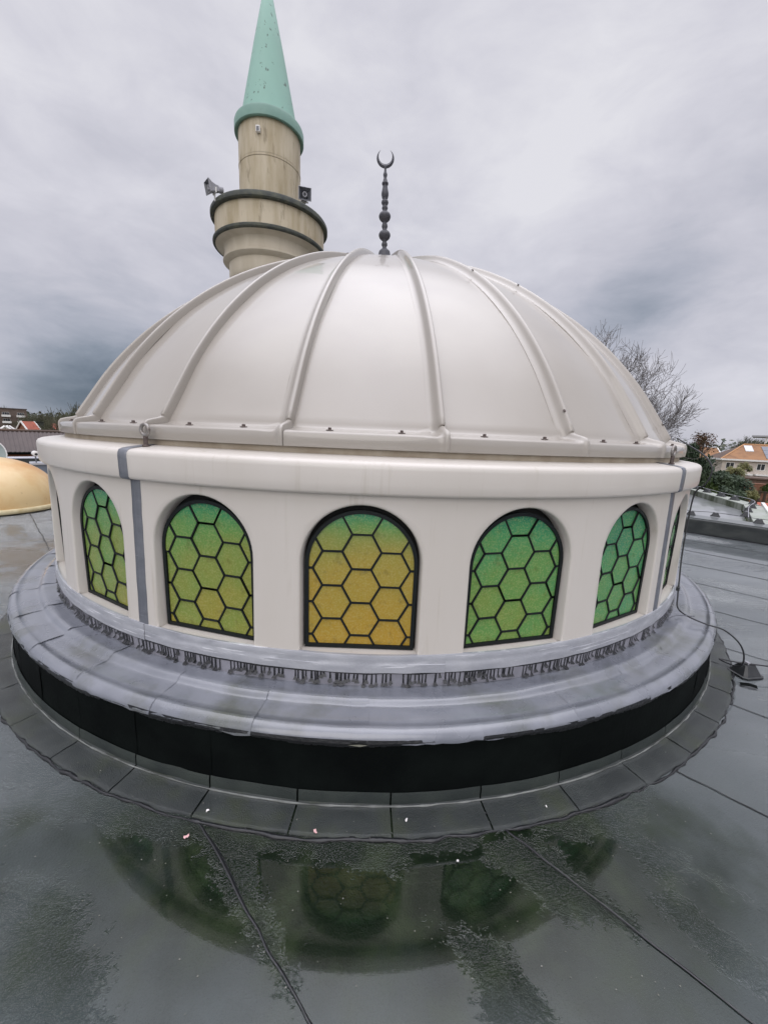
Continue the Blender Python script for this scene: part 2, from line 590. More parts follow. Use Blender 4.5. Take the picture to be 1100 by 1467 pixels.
# ------------------------------------------------------------------ setting: ground
GZ = -6.0
g = MB()
g.add([(-1500, -1500, GZ), (1500, -1500, GZ), (1500, 1500, GZ), (-1500, 1500, GZ)], [(0, 1, 2, 3)])
tag(g.build('ground', mat('garden_ground', (0.060, 0.070, 0.030), (0.10, 0.088, 0.060), 0.06, 8, rough=0.9)), kind='structure')

# ------------------------------------------------------------------ the flat roof: lapped sheets of roofing felt, rain lying on them
# sheets run along t = (x - y)/sqrt2 ; their laps are lines of constant s = (x + y)/sqrt2
Q2 = math.sqrt(0.5)
S_EDGE, T_EDGE = 5.93, -15.6
LAPS = [-11.9, -11.0, -10.1, -9.2, -8.3, -7.4, -6.5, -5.6, -4.71, -3.82, -2.93, -2.05, -1.15, -0.26, 0.63, 1.52, 2.40, 3.29, 4.18, 5.07, S_EDGE]
# raised, rain-free areas of the felt in front of the dome (metres)
DRY = [
    [(-1.9, -3.35), (-1.30, -3.60), (-1.02, -3.66), (-0.92, -3.70), (-0.77, -3.82), (-0.61, -4.02), (-2.2, -4.1)],
    [(-0.66, -3.45), (-0.52, -3.46), (-0.31, -3.68), (-0.20, -3.82), (-0.15, -3.87), (-0.19, -3.92), (-0.27, -3.84), (-0.45, -3.66)],
    [(-1.9, -2.9), (-1.51, -3.17), (-0.68, -3.40), (0.11, -3.44), (0.94, -3.33), (1.35, -3.15), (1.33, -3.33), (1.02, -3.42), (0.75, -3.43), (0.61, -3.42), (0.35, -3.50), (0.11, -3.57), (-0.31, -3.53), (-0.58, -3.50), (-0.77, -3.46), (-1.12, -3.42), (-1.5, -3.4)],
    [(0.25, -3.72), (0.40, -3.76), (0.52, -3.86), (0.60, -4.0), (0.38, -4.0), (0.33, -3.86)],
    [(0.50, -3.47), (0.66, -3.43), (0.80, -3.56), (0.90, -3.66), (0.98, -3.78), (0.92, -3.79), (0.80, -3.71), (0.67, -3.68), (0.55, -3.60)],
    [(1.03, -3.66), (1.14, -3.65), (1.22, -3.76), (1.30, -3.86), (1.22, -3.91), (1.12, -3.83)],
    [(1.04, -3.42), (1.28, -3.50), (1.40, -3.66), (1.28, -3.62), (1.10, -3.58)],
    [(1.5, -2.4), (2.3, -2.5), (2.2, -2.75), (1.6, -2.95)],
    [(-2.6, -1.9), (-1.9, -2.5), (-2.3, -3.1), (-3.2, -2.4)],
]


def poly_sd(x, y, poly):
    """signed distance, positive inside"""
    P = np.array(poly, float)
    d2 = np.full(x.shape, 1e9)
    inside = np.zeros(x.shape, bool)
    n = len(P)
    for i in range(n):
        ax, ay = P[i]
        bx, by = P[(i + 1) % n]
        ex, ey = bx - ax, by - ay
        u = np.clip(((x - ax) * ex + (y - ay) * ey) / (ex * ex + ey * ey), 0, 1)
        d2 = np.minimum(d2, (x - ax - u * ex) ** 2 + (y - ay - u * ey) ** 2)
        c = ((ay > y) != (by > y)) & (x < (bx - ax) * (y - ay) / (by - ay + 1e-12) + ax)
        inside ^= c
    d = np.sqrt(d2)
    return np.where(inside, d, -d)


def shallow(x, y):
    """1 where the felt's grain stands in only a skin of water, 0 where the rain stands deep"""
    wob = (fbm(x * 7, y * 7, 5, 4) - 0.5) * 0.14
    sd = np.full(x.shape, -9.0)
    for p in DRY:
        sd = np.maximum(sd, poly_sd(x, y, p))
    near = np.clip(0.5 + (sd + wob) / 0.13, 0, 1)
    far = np.clip(0.5 + (fbm((x + y) * 0.9, (x - y) * 0.28, 31, 5) - 0.62) * 5, 0, 1)
    w = np.clip((2.3 - np.hypot(x - 0.1, y + 3.6)) / 0.7, 0, 1)
    return near * w + far * (1 - w)


roof = MB()
roof.box(0, 1, 0, 1, 0, 1)
rb = []
for (s, tt) in ((-11.9, T_EDGE), (S_EDGE + 0.06, T_EDGE), (S_EDGE + 0.06, 14.0), (-11.9, 14.0)):
    rb.append(((s + tt) * Q2, (s - tt) * Q2))
roof = MB()
roof.add([(x, y, -0.02) for x, y in rb] + [(x, y, GZ) for x, y in rb],
         [(3, 2, 1, 0), (0, 1, 5, 4), (1, 2, 6, 5), (2, 3, 7, 6), (3, 0, 4, 7)])
roof_o = tag(roof.build('roof', mat('building_brick_wall', (0.16, 0.085, 0.06), (0.22, 0.13, 0.09), 8, rough=0.9)), kind='structure')


def grid_mesh(name, X, Y, Z, m, smooth=True):
    nu, nv = X.shape
    me = bpy.data.meshes.new(name)
    co = np.stack([X, Y, Z], -1).reshape(-1, 3).astype(np.float32)
    idx = np.arange(nu * nv).reshape(nu, nv)
    quads = np.stack([idx[:-1, :-1], idx[:-1, 1:], idx[1:, 1:], idx[1:, :-1]], -1).reshape(-1, 4)
    nf = len(quads)
    me.vertices.add(len(co))
    me.vertices.foreach_set('co', co.ravel())
    me.loops.add(nf * 4)
    me.loops.foreach_set('vertex_index', quads.ravel().astype(np.int32))
    me.polygons.add(nf)
    me.polygons.foreach_set('loop_start', (np.arange(nf) * 4).astype(np.int32))
    me.polygons.foreach_set('use_smooth', np.ones(nf, bool))
    me.update(calc_edges=True)
    me.validate()
    me.materials.append(m)
    return me


for i in range(len(LAPS) - 1):
    s0, s1 = LAPS[i], LAPS[i + 1]
    tv = np.linspace(T_EDGE, 14, 400)
    sv = np.linspace(s0, s1 + (0.05 if i < len(LAPS) - 2 else 0), 22)
    Sg, Tg = np.meshgrid(sv, tv, indexing='ij')
    wv = (fbm(Tg * 1.2, Tg * 0 + i, 51, 4) - 0.5) * 0.035
    Sg = Sg + wv
    X = (Sg + Tg) * Q2
    Y = (Sg - Tg) * Q2
    u = (Sg - wv - s0) / (s1 - s0)
    Z = -0.0022 + (fbm(X * 3, Y * 3, 61, 3) - 0.5) * 0.002 + 0.0030 * np.clip((u - 0.98) / 0.03, 0, 1)
    o = link('roofing_sheet', grid_mesh('roofing_sheet', X, Y, Z, M['roof']), roof_o)
    # tar squeezed out along the lap
    if i < len(LAPS) - 2:
        b = MB()
        tl = np.arange(-6.0, 6.0, 0.03)
        wl = (fbm(tl * 1.2, tl * 0 + i, 51, 4) - 0.5) * 0.035
        jj = (vnoise(tl * 14, tl * 0, 77 + i) - 0.5) * 0.010
        ww = 0.004 + 0.008 * vnoise(tl * 9, tl * 0 + 3, 91 + i)
        vs = []
        for k in range(len(tl)):
            sc = s1 + 0.052 + wl[k] + jj[k]
            for dlt, hz in ((-0.004, 0.0062), (0.0, 0.0072), (ww[k], 0.0015)):
                s_ = sc + dlt
                vs.append(((s_ + tl[k]) * Q2, (s_ - tl[k]) * Q2, hz))
        fs = []
        for k in range(len(tl) - 1):
            for q in range(2):
                fs.append((k * 3 + q, k * 3 + q + 1, k * 3 + 4 + q, k * 3 + 3 + q))
        b.add(vs, fs)
        b.build('tar_bead', M['tar'], roof_o)

sv = np.concatenate([np.arange(-11.88, -4.6, 0.14), np.arange(-4.6, -0.2, 0.02), np.arange(-0.2, S_EDGE - 0.02, 0.10)])
tv = np.concatenate([np.arange(T_EDGE + 0.02, -0.6, 0.14), np.arange(-0.6, 4.6, 0.02), np.arange(4.6, 13.9, 0.14)])
Sg, Tg = np.meshgrid(sv, tv, indexing='ij')
X, Y = (Sg + Tg) * Q2, (Sg - Tg) * Q2
wme = grid_mesh('rain_water', X, Y, np.full(X.shape, 0.0024), M['water'])
wat = wme.attributes.new('shallow', 'FLOAT', 'POINT')
wat.data.foreach_set('value', shallow(X, Y).astype(np.float32).ravel())
tag(link('rain_water', wme), kind='structure')

# ------------------------------------------------------------------ the curb carrying the dome
PHI0 = R(-0.98)
SP = R(15.0)


def arc_mesh(prof, a0, a1, n, zfn=None, rfn=None):
    """surface of revolution piece; prof list of (r, z)"""
    mb = MB()
    k = len(prof)
    vs = []
    for i in range(n + 1):
        a = a0 + (a1 - a0) * i / n
        for j, (r, z) in enumerate(prof):
            vs.append(pol(r + (rfn(a, j, i / n) if rfn else 0), a, z + (zfn(a, j, i / n) if zfn else 0)))
    fs = []
    for i in range(n):
        for j in range(k - 1):
            fs.append((i * k + j, i * k + j + 1, (i + 1) * k + j + 1, (i + 1) * k + j))
    # counter orientation so that normals face outwards/upwards
    mb.add(vs, [tuple(reversed(q)) for q in fs])
    return mb


curb = tag(empty('roof_curb'), 'round black bitumen kerb with wet grey membrane top ringing the big cream dome', 'roof kerb')

OGEE = [(3.030, 0.412), (3.036, 0.396), (3.055, 0.389), (3.085, 0.389), (3.112, 0.392), (3.132, 0.3955), (3.145, 0.3955), (3.154, 0.391), (3.162, 0.383), (3.169, 0.375), (3.178, 0.3705), (3.195, 0.3700),
        (3.225, 0.3705), (3.255, 0.3700), (3.2840, 0.3672), (3.2855, 0.3705), (3.302, 0.3672), (3.318, 0.3585), (3.331, 0.3435), (3.336, 0.328), (3.336, 0.318)]
NTOP = 42
for k in range(NTOP):
    a0 = R(-0.1) + 2 * PI * k / NTOP
    a1 = a0 + 2 * PI / NTOP + 0.004
    skew = R(random.uniform(-1.0, 1.0)) * 0
    sd_ = k * 13

    def zf(a, j, u, sd_=sd_):
        lap = 0.0018 * max(0.0, (u - 0.90) / 0.10)
        wr = (float(fbm(a * 9, j * 0.35, 200 + sd_, 3)) - 0.5) * 0.010
        if j >= 18:
            wr += (float(vnoise(a * 60, 0.0, 9)) - 0.5) * 0.008 + (float(vnoise(a * 170, 0.0, 10)) - 0.5) * 0.003 * (j - 17)
        return lap + wr

    def rf(a, j, u, sd_=sd_):
        return (float(fbm(a * 6, j * 0.3, 500 + sd_, 3)) - 0.5) * 0.010
    o = arc_mesh(OGEE, a0, a1, 14, zf, rf).build('membrane_sheet', M['membrane'], curb, smooth=True)
    # glued rim strip laid over the outer edge of the sheet
    rim = [(3.288, 0.3735), (3.300, 0.3705), (3.319, 0.361), (3.333, 0.345), (3.339, 0.329), (3.339, 0.314)]
NW = 52
for k in range(NW):
    a0 = R(1.9) + 2 * PI * k / NW
    a1 = a0 + 2 * PI / NW + 0.003

    def rw(a, j, u, k=k):
        return 0.0015 * max(0.0, (u - 0.93) / 0.07) + (float(fbm(a * 8, j * 0.5, 900 + k, 3)) - 0.5) * 0.008
    arc_mesh([(3.322, 0.345), (3.326, 0.25), (3.327, 0.15), (3.330, 0.072)], a0, a1, 8, None, rw).build('wall_sheet', M['curb_wall'], curb, smooth=True)
    # the felt foot turned up against the wall and the flashing patch lying on the roof

    def zj(a, j, u, k=k):
        if j == 0:
            return (float(vnoise(a * 40, 1.0, 13 + k)) - 0.5) * 0.008
        if j == 5:
            return 0
        return (float(fbm(a * 12, j * 0.7, 1200 + k, 3)) - 0.5) * 0.006

    def rj(a, j, u, k=k):
        if j >= 6:
            return (float(vnoise(a * 55, 2.0, 19)) - 0.5) * 0.014 + (float(vnoise(a * 160, 4.0, 20)) - 0.5) * 0.007
        return 0
    gap = R(0.10 + 0.06 * random.random())
    arc_mesh([(3.334, 0.078), (3.338, 0.060), (3.338, 0.022)], a0 + gap, a1 - gap, 8, zj).build('foot_strip', M['foot'], curb, smooth=True)
    arc_mesh([(3.338, 0.024), (3.346, 0.0145), (3.37, 0.0125), (3.40, 0.0125), (3.43, 0.0115), (3.455, 0.0110), (3.468, 0.0095), (3.471, -0.004)], a0 + gap, a1 - gap, 10, zj, rj).build('flashing_patch', M['felt'], curb, smooth=True)

# black line of bitumen round the patches, and the pale sealing bead in the corner
def ringbead(r, z, rad, m, name, a0, a1, amp):
    pts = []
    rr = []
    n = int((a1 - a0) * r / 0.02)
    for i in range(n + 1):
        a = a0 + (a1 - a0) * i / n
        pts.append(pol(r + (float(vnoise(a * 60, 5.0, 19)) - 0.5) * amp, a, z))
        rr.append(rad * (0.5 + 1.1 * float(vnoise(a * 90, 1.0, 33))))
    b = MB()
    b.tube(pts, rr, 5)
    return b.build(name, m, curb, smooth=True)


ringbead(3.474, 0.001, 0.0075, M['tar'], 'tar_bead', -PI, PI * 0.999, 0.016)
ringbead(3.345, 0.018, 0.0042, mat('pale_sealant', (0.20, 0.21, 0.20), (0.07, 0.075, 0.07), 6, rough=0.6), 'sealant_bead', -PI, PI * 0.999, 0.004)
# black tar ooze hanging under the membrane's rim
b = MB()
for i in range(520):
    a = -1.2 + 2.4 * i / 520 + random.uniform(-.001, .001)
    w = 2.4 / 520 * random.uniform(1.2, 3.2)
    zt, zb = 0.336, 0.334 - 0.012 - 0.026 * float(vnoise(a * 14, 0.0, 41)) - 0.006 * random.random()
    b.add([pol(3.3335, a - w / 2, zt), pol(3.3335, a + w / 2, zt), pol(3.337, a + w / 2, (zt + zb) / 2), pol(3.334, a + w / 3, zb), pol(3.334, a - w / 3, zb), pol(3.337, a - w / 2, (zt + zb) / 2)],
          [(0, 1, 2, 5), (5, 2, 3, 4)])
tag(b.build('tar_ooze', M['tar'], curb), kind='stuff')

M['seam'] = mat('grey_joint_strip', (0.145, 0.155, 0.18), (0.20, 0.21, 0.235), 6, 6, (1, 1, 2.5), 0.4, 0.75, rough=0.38, bump=0.25, bscale=22, metal=0.25,
                c3=(0.45, 0.46, 0.50), s3=9, lo3=0.64, hi3=0.72, st3=(0.5, 0.5, 9))
M['upstand'] = mat('grey_upstand', (0.27, 0.27, 0.31), (0.21, 0.21, 0.24), 5, rough=0.5)
# ------------------------------------------------------------------ drum
drum = tag(empty('drum'), 'cream round drum with arched green and amber hexagon windows below the dome', 'dome drum')
WZ0, WZ1 = 0.540, 1.335


def wall_r(z):
    return 3.053 - 0.020 * max(0.0, min(1.0, (z - 0.55) / 0.78))


HOLE_HW, HOLE_B, HOLE_S = 0.283, 0.549, 0.549 + 0.445   # opening: half width, sill, springing


def hole_loop(n_arc=28, n_side=8, n_bot=12, grow=0.0):
    hw = HOLE_HW + grow
    pts = []
    for i in range(n_side):
        pts.append((-hw, HOLE_B - grow + (HOLE_S - HOLE_B + grow) * i / n_side))
    for i in range(n_arc):
        a = PI - PI * i / n_arc
        pts.append((hw * math.cos(a), HOLE_S + hw * math.sin(a)))
    for i in range(n_side):
        pts.append((hw, HOLE_S - (HOLE_S - HOLE_B + grow) * i / n_side))
    for i in range(n_bot):
        pts.append((hw - 2 * hw * i / n_bot, HOLE_B - grow))
    return pts


def box_loop(L, hu):
    """matching points on the panel's outline for each point of a hole loop (cast from the middle)"""
    cx, cz = 0.0, HOLE_S - 0.10
    out = []
    for (u, z) in L:
        du, dz = u - cx, z - cz
        k = 1e9
        if abs(du) > 1e-9:
            k = min(k, hu / abs(du))
        if dz > 1e-9:
            k = min(k, (WZ1 - cz) / dz)
        if dz < -1e-9:
            k = min(k, (WZ0 - cz) / dz)
        out.append((cx + du * k, cz + dz * k))
    # snap nearest points on the corners
    for c in ((-hu, WZ0), (-hu, WZ1), (hu, WZ1), (hu, WZ0)):
        j = min(range(len(out)), key=lambda q: (out[q][0] - c[0]) ** 2 + (out[q][1] - c[1]) ** 2)
        out[j] = c
    return out


def wall_panel(mb, ac):
    """one 15 degree bay with its arched opening, added to mb"""
    L0 = hole_loop()
    L1 = hole_loop(grow=0.008)
    hu = 3.053 * SP / 2
    LB = box_loop(L1, hu)
    n = len(L0)
    rings = []
    NSTEP = 7
    for sstep in range(NSTEP + 1):
        f = sstep / NSTEP
        rings.append([((1 - f) * p[0] + f * q[0], (1 - f) * p[1] + f * q[1], 0.0) for p, q in zip(LB, L1)])
    rings.append([(p[0] * .55 + q[0] * .45, p[1] * .55 + q[1] * .45, -0.0022) for p, q in zip(L1, L0)])
    rings.append([(p[0], p[1], -0.008) for p in L0])
    rings.append([(p[0] * .997, p[1], -0.078) for p in L0])
    vs = []
    for ring in rings:
        for (u, z, dr) in ring:
            vs.append(pol(wall_r(z) + dr, ac + u / 3.053, z))
    fs = []
    for i in range(len(rings) - 1):
        for j in range(n):
            q = (j + 1) % n
            fs.append((i * n + j, i * n + q, (i + 1) * n + q, (i + 1) * n + j))
    mb.add(vs, fs)


for sgm in range(6):
    mb = MB()
    for q in range(4):
        k = -1 + sgm * 4 + q
        wall_panel(mb, PHI0 + k * SP)
    mb.build('wall_segment', M['gelcoat_wall'], drum, smooth=True, angle=50)

CORN = [(3.030, 1.334), (3.040, 1.328), (3.060, 1.3265), (3.070, 1.331), (3.0745, 1.342), (3.0755, 1.38), (3.0755, 1.442), (3.073, 1.457), (3.066, 1.468), (3.054, 1.4745),
        (3.03, 1.479), (2.96, 1.488), (2.90, 1.496), (2.86, 1.500)]
for sgm in range(6):
    a0 = PHI0 + (-1.5 + 4 * sgm) * SP + 0.0035
    a1 = a0 + 4 * SP - 0.007
    mb = MB()
    vs = []
    n = 60
    k = len(CORN)
    cz_ = 1.40
    # rounded ends at the joint
    ang = [a0 + (a1 - a0) * i / n for i in range(n + 1)]
    ang = [a0, a0 + 0.0008, a0 + 0.002, a0 + 0.004] + ang[1:-1] + [a1 - 0.004, a1 - 0.002, a1 - 0.0008, a1]
    sh = [0.012, 0.006, 0.002, 0.0] + [0.0] * (n - 1) + [0.0, 0.002, 0.006, 0.012]
    for a, s_ in zip(ang, sh):
        for j, (r, z) in enumerate(CORN):
            vs.append(pol(r - s_ * (1 if 2 <= j else 0), a, z + (s_ * 0.5 if j in (1, 2, 3) else 0) - (s_ * 0.5 if j > 8 else 0)))
    fs = []
    for i in range(len(ang) - 1):
        for j in range(k - 1):
            fs.append((i * k + j, (i + 1) * k + j, (i + 1) * k + j + 1, i * k + j + 1))
    mb.add(vs, fs)
    mb.build('cornice_segment', M['gelcoat_wall'], drum, smooth=True)
    # lead strip over the joint: wall part and cornice part
    aj = PHI0 + (-1.5 + 4 * sgm) * SP
    hw = 0.0110

    def strip(prof, name, hw=hw, dr=0.0):
        vs = []
        for (r, z) in prof:
            for x in (-1, -0.93, 0, 0.93, 1):
                wob = (float(vnoise(z * 14, sgm * 3.0, 61)) - 0.5) * 0.0012
                vs.append(pol(r - (0.004 if abs(x) == 1 else 0), aj + dr + hw * x + wob, z))
        fs = []
        for i in range(len(prof) - 1):
            for q in range(4):
                fs.append((i * 5 + q, i * 5 + q + 1, i * 5 + 6 + q, i * 5 + 5 + q))
        m_ = MB()
        m_.add(vs, fs)
        return m_.build(name, M['seam'], drum, smooth=True)
    strip([(wall_r(z) + 0.004, z) for z in np.linspace(0.545, 1.333, 14)], 'seam_strip', dr=0.0045)
    strip([(r + 0.003 if j < 9 else r, z + (0.003 if j >= 8 else (-.002 if j < 3 else 0))) for j, (r, z) in enumerate(CORN)], 'seam_strip', hw=0.0105, dr=-0.002)
    # grey floor membrane under the drum
# dark interior so that nothing shows through gaps
mb = MB()
mb.lathe([(2.94, 0.40), (2.94, 1.49)], 72)
mb.build('inner_lining', mat('dark_lining', (0.02, 0.02, 0.02), rough=0.9), drum)

# lead apron at the foot of the wall with the torn tar fringe beneath
for k in range(12):
    a0 = PHI0 + (-1.5 + 2 * k) * SP + R(0.25) + R(9 if k == 1 else 0) * 0
    a1 = a0 + 2 * SP + 0.003

    def zl(a, j, u, k=k):
        w = (float(fbm(a * 7, j * 0.4, 333 + k, 3)) - 0.5) * 0.006
        return w if j < 5 else w + (float(vnoise(a * 35, 0, 12)) - .5) * 0.006

    def rl(a, j, u, k=k):
        return 0.0025 * max(0.0, (u - 0.97) / 0.03) + (float(fbm(a * 10, j * 0.6, 444 + k, 3)) - 0.5) * 0.0022
    arc_mesh(list(reversed([(3.056, 0.4655), (3.0612, 0.466), (3.0612, 0.490), (3.0618, 0.508), (3.0603, 0.510), (3.0600, 0.53), (3.0595, 0.5545), (3.058, 0.557), (3.047, 0.558)])), a0, a1, 40, zl, rl).build('lead_apron', M['lead'], drum, smooth=True, angle=40)
arc_mesh([(3.056, 0.475), (3.055, 0.44), (3.054, 0.390)], -PI, PI, 160).build('membrane_upstand', M['upstand'], drum, smooth=True)
b = MB()
a = -1.25
while a < 1.2:
    if random.random() < 0.05:
        a += random.uniform(0.006, 0.02)
    w = random.uniform(0.0014, 0.0030)
    zt, zb = 0.474, 0.405 + random.uniform(-0.012, 0.016)
    if random.random() < 0.15:
        zb += 0.025
    ln = random.uniform(-0.0012, 0.0012)
    r = 3.0585
    vs = [pol(r, a - w * 1.0, zt), pol(r, a + w * 1.0, zt), pol(r, a + w * .5 + ln * .5, zt - 0.02), pol(r - .003, a + w * .7 + ln, zb + 0.01), pol(r + .008, a + w * 1.7 + ln, zb - 0.002), pol(r + .008, a - w * 1.7 + ln, zb - 0.002),
          pol(r - .003, a - w * .7 + ln, zb + 0.01), pol(r, a - w * .5 + ln * .5, zt - 0.02)]
    b.add(vs, [(0, 1, 2, 7), (7, 2, 3, 6), (6, 3, 4, 5)])
    if random.random() < 0.35:      # clotted foot
        fw = random.uniform(0.002, 0.0045)
        b.add([pol(3.058, a - fw, zb + .006), pol(3.058, a + fw, zb + .004), pol(3.072, a + fw * .8, zb - .006), pol(3.072, a - fw * .9, zb - .006)], [(0, 1, 2, 3)])
    a += random.choice((0.0042, 0.005, 0.0058, 0.007, 0.0095)) * random.uniform(.85, 1.2)
tag(b.build('tar_drip', M['tar'], drum), kind='stuff')
arc_mesh([(3.0592, 0.476), (3.0592, 0.458)], -PI, PI, 240, lambda a, j, u: (float(vnoise(a * 70, 1.0, 7)) - .5) * 0.008 if j else 0).build('tar_line', M['tar'], drum)

# ---- windows: frame + leaded hexagons
FW, FH, FT = 0.267, 0.694, 0.0180
SPR = FH - FW


def arch_poly(hw, z0, spr, n=24):
    return [(-hw, z0)] + [(hw, z0)] + [(hw * math.cos(PI * i / n), spr + hw * math.sin(PI * i / n)) for i in range(n + 1)]


def clip_poly(subj, clip):
    out = subj
    n = len(clip)
    for i in range(n):
        ax, ay = clip[i]
        bx, by = clip[(i + 1) % n]
        if abs(ax - bx) + abs(ay - by) < 1e-9:
            continue
        inp = out
        out = []

        def side(p):
            return (bx - ax) * (p[1] - ay) - (by - ay) * (p[0] - ax)
        for j in range(len(inp)):
            p, q = inp[j], inp[(j + 1) % len(inp)]
            sp_, sq = side(p), side(q)
            if sp_ >= 0:
                out.append(p)
            if (sp_ >= 0) != (sq >= 0):
                u = sp_ / (sp_ - sq)
                out.append((p[0] + u * (q[0] - p[0]), p[1] + u * (q[1] - p[1])))
        if not out:
            return []
    return out


def frame_mesh():
    o_ = arch_poly(FW, 0, SPR, 32)
    i_ = arch_poly(FW - FT, FT, SPR, 32)
    n = len(o_)
    mb = MB()
    vs = []
    for loop, y in ((o_, -0.004), (i_, -0.004), (i_, 0.016), (o_, 0.016)):
        vs += [(p[0], y, p[1]) for p in loop]
    fs = []
    for j in range(n):
        q = (j + 1) % n
        for a_, b_ in ((0, 1), (1, 2), (3, 0)):
            fs.append((a_ * n + j, a_ * n + q, b_ * n + q, b_ * n + j))
    mb.add(vs, fs)
    return mb.mesh('window', M['came'])


HEXR, ROW, CS = 0.0928, 0.1705, 0.139
inner = arch_poly(FW - FT + 0.003, FT - 0.003, SPR, 24)
hexes = []
for cix in (-2, -1, 0, 1, 2):
    for rix in range(-1, 7):
        zc = 0.064 + ROW * (rix - 0.5) + (ROW * 0.5 if cix % 2 else 0)
        xc = cix * CS
        hx = [(xc + HEXR * math.cos(PI / 3 * i), zc + ROW / math.sqrt(3) * math.sin(PI / 3 * i)) for i in range(6)]
        hexes.append((xc, zc, hx))
pane_meshes = []
edges = {}
for xc, zc, hx in hexes:
    small = [(xc + (x - xc) * 0.965, zc + (z - zc) * 0.965) for x, z in hx]
    pl = clip_poly(small, inner)
    if len(pl) >= 3:
        ar = abs(sum(pl[i][0] * pl[(i + 1) % len(pl)][1] - pl[(i + 1) % len(pl)][0] * pl[i][1] for i in range(len(pl)))) / 2
        if ar > 2e-4:
            mb = MB()
            n = len(pl)
            mb.add([(x, 0.006, z) for x, z in pl] + [(x, 0.010, z) for x, z in pl], [tuple(range(n)), tuple(range(2 * n - 1, n - 1, -1))])
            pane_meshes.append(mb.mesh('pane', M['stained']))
    for i in range(6):
        p, q = hx[i], hx[(i + 1) % 6]
        key = tuple(sorted([(round(p[0], 3), round(p[1], 3)), (round(q[0], 3), round(q[1], 3))]))
        edges[key] = (p, q)


def clip_seg(p, q, clip):
    t0, t1 = 0.0, 1.0
    n = len(clip)
    for i in range(n):
        ax, ay = clip[i]
        bx, by = clip[(i + 1) % n]
        if abs(ax - bx) + abs(ay - by) < 1e-9:
            continue
        sp_ = (bx - ax) * (p[1] - ay) - (by - ay) * (p[0] - ax)
        sq = (bx - ax) * (q[1] - ay) - (by - ay) * (q[0] - ax)
        if sp_ < 0 and sq < 0:
            return None
        if sp_ < 0 or sq < 0:
            u = sp_ / (sp_ - sq)
            if sp_ < 0:
                t0 = max(t0, u)
            else:
                t1 = min(t1, u)
    if t1 - t0 < 0.02:
        return None
    return [(p[0] + (q[0] - p[0]) * t, p[1] + (q[1] - p[1]) * t) for t in (t0, t1)]


came_b = MB()
bed = MB()
for (p, q) in edges.values():
    sgm = clip_seg(p, q, inner)
    if not sgm:
        continue
    (x0, z0), (x1, z1) = sgm
    d_ = Vector((x1 - x0, 0, z1 - z0))
    ln = d_.length
    d_.normalize()
    nn = Vector((-d_.z, 0, d_.x))
    w = 0.0058
    A, B_ = Vector((x0, 0, z0)) - d_ * 0.003, Vector((x1, 0, z1)) + d_ * 0.003
    vs = []
    for P in (A, B_):
        vs += [P - nn * w + Vector((0, .0055, 0)), P - nn * w * .6 + Vector((0, -.001, 0)), P + nn * w * .6 + Vector((0, -.001, 0)), P + nn * w + Vector((0, .0055, 0))]
    came_b.add(vs, [(0, 1, 5, 4), (1, 2, 6, 5), (2, 3, 7, 6)])
ip = arch_poly(FW - FT + 0.004, FT - 0.004, SPR, 24)
came_b.add([(x, 0.024, z) for x, z in ip], [tuple(range(len(ip)))])
came_me = came_b.mesh('lead_came', M['came'])
frame_me = frame_mesh()
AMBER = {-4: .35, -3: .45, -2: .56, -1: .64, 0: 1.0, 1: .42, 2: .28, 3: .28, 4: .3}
RF = math.sqrt(9.0 - FW * FW)
for k in range(-5, 19):
    a = PHI0 + k * SP
    w_ = link('window', frame_me, drum, pol(RF, a, 0.554), a)
    c_ = link('lead_came', came_me, w_)
    if -5 <= k <= 5:
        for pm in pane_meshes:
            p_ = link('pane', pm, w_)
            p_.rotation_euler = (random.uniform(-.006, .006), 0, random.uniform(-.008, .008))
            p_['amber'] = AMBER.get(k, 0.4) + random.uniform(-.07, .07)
    else:
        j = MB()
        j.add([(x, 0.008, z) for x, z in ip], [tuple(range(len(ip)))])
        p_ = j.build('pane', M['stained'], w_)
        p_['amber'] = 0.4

# ------------------------------------------------------------------ dome shell
dome = tag(empty('dome', (0.012, 0, 0)), 'glossy cream ribbed dome with dark crescent finial on top', 'dome')
CREST = [(2.852, 1.66), (2.764, 1.80), (2.634, 2.00), (2.477, 2.20), (2.293, 2.395), (2.059, 2.60), (1.794, 2.79), (1.531, 2.945), (1.28, 3.07), (1.0, 3.178), (0.7, 3.275), (0.4, 3.355), (0.15, 3.40), (0.05, 3.41)]
cp_ = catmull([(r, 0, z) for r, z in CREST], 4)
SKIN = []
for i, p in enumerate(cp_):
    tg = (cp_[min(i + 1, len(cp_) - 1)] - cp_[max(i - 1, 0)]).normalized()
    nn = Vector((tg.z, 0, -tg.x))
    if nn.z < 0:
        nn = -nn
    q = p - nn * 0.050
    SKIN.append((q.x, q.z, nn.x, nn.z, 0.048))
SKIN = [s for s in SKIN if s[0] > 0.02]
FLG = [(2.930, 1.521, 0, -1, 0.0), (2.945, 1.523, 1, 0, 0.010), (2.9465, 1.535, 1, 0, 0.011), (2.947, 1.560, 1, 0, 0.011), (2.946, 1.582, 1, 0, 0.012), (2.942, 1.590, .8, .6, 0.016), (2.932, 1.595, .35, .94, 0.024),
       (2.905, 1.598, 0.05, 1, 0.030), (2.872, 1.601, 0.05, 1, 0.034), (2.845, 1.604, 0.15, 1, 0.040), (2.826, 1.609, 0.4, .9, 0.042), (2.814, 1.619, .75, .66, 0.047)]
PROF = FLG + SKIN
ss = lambda e0, e1, x: (lambda t: t * t * (3 - 2 * t))(max(0.0, min(1.0, (x - e0) / (e1 - e0))))
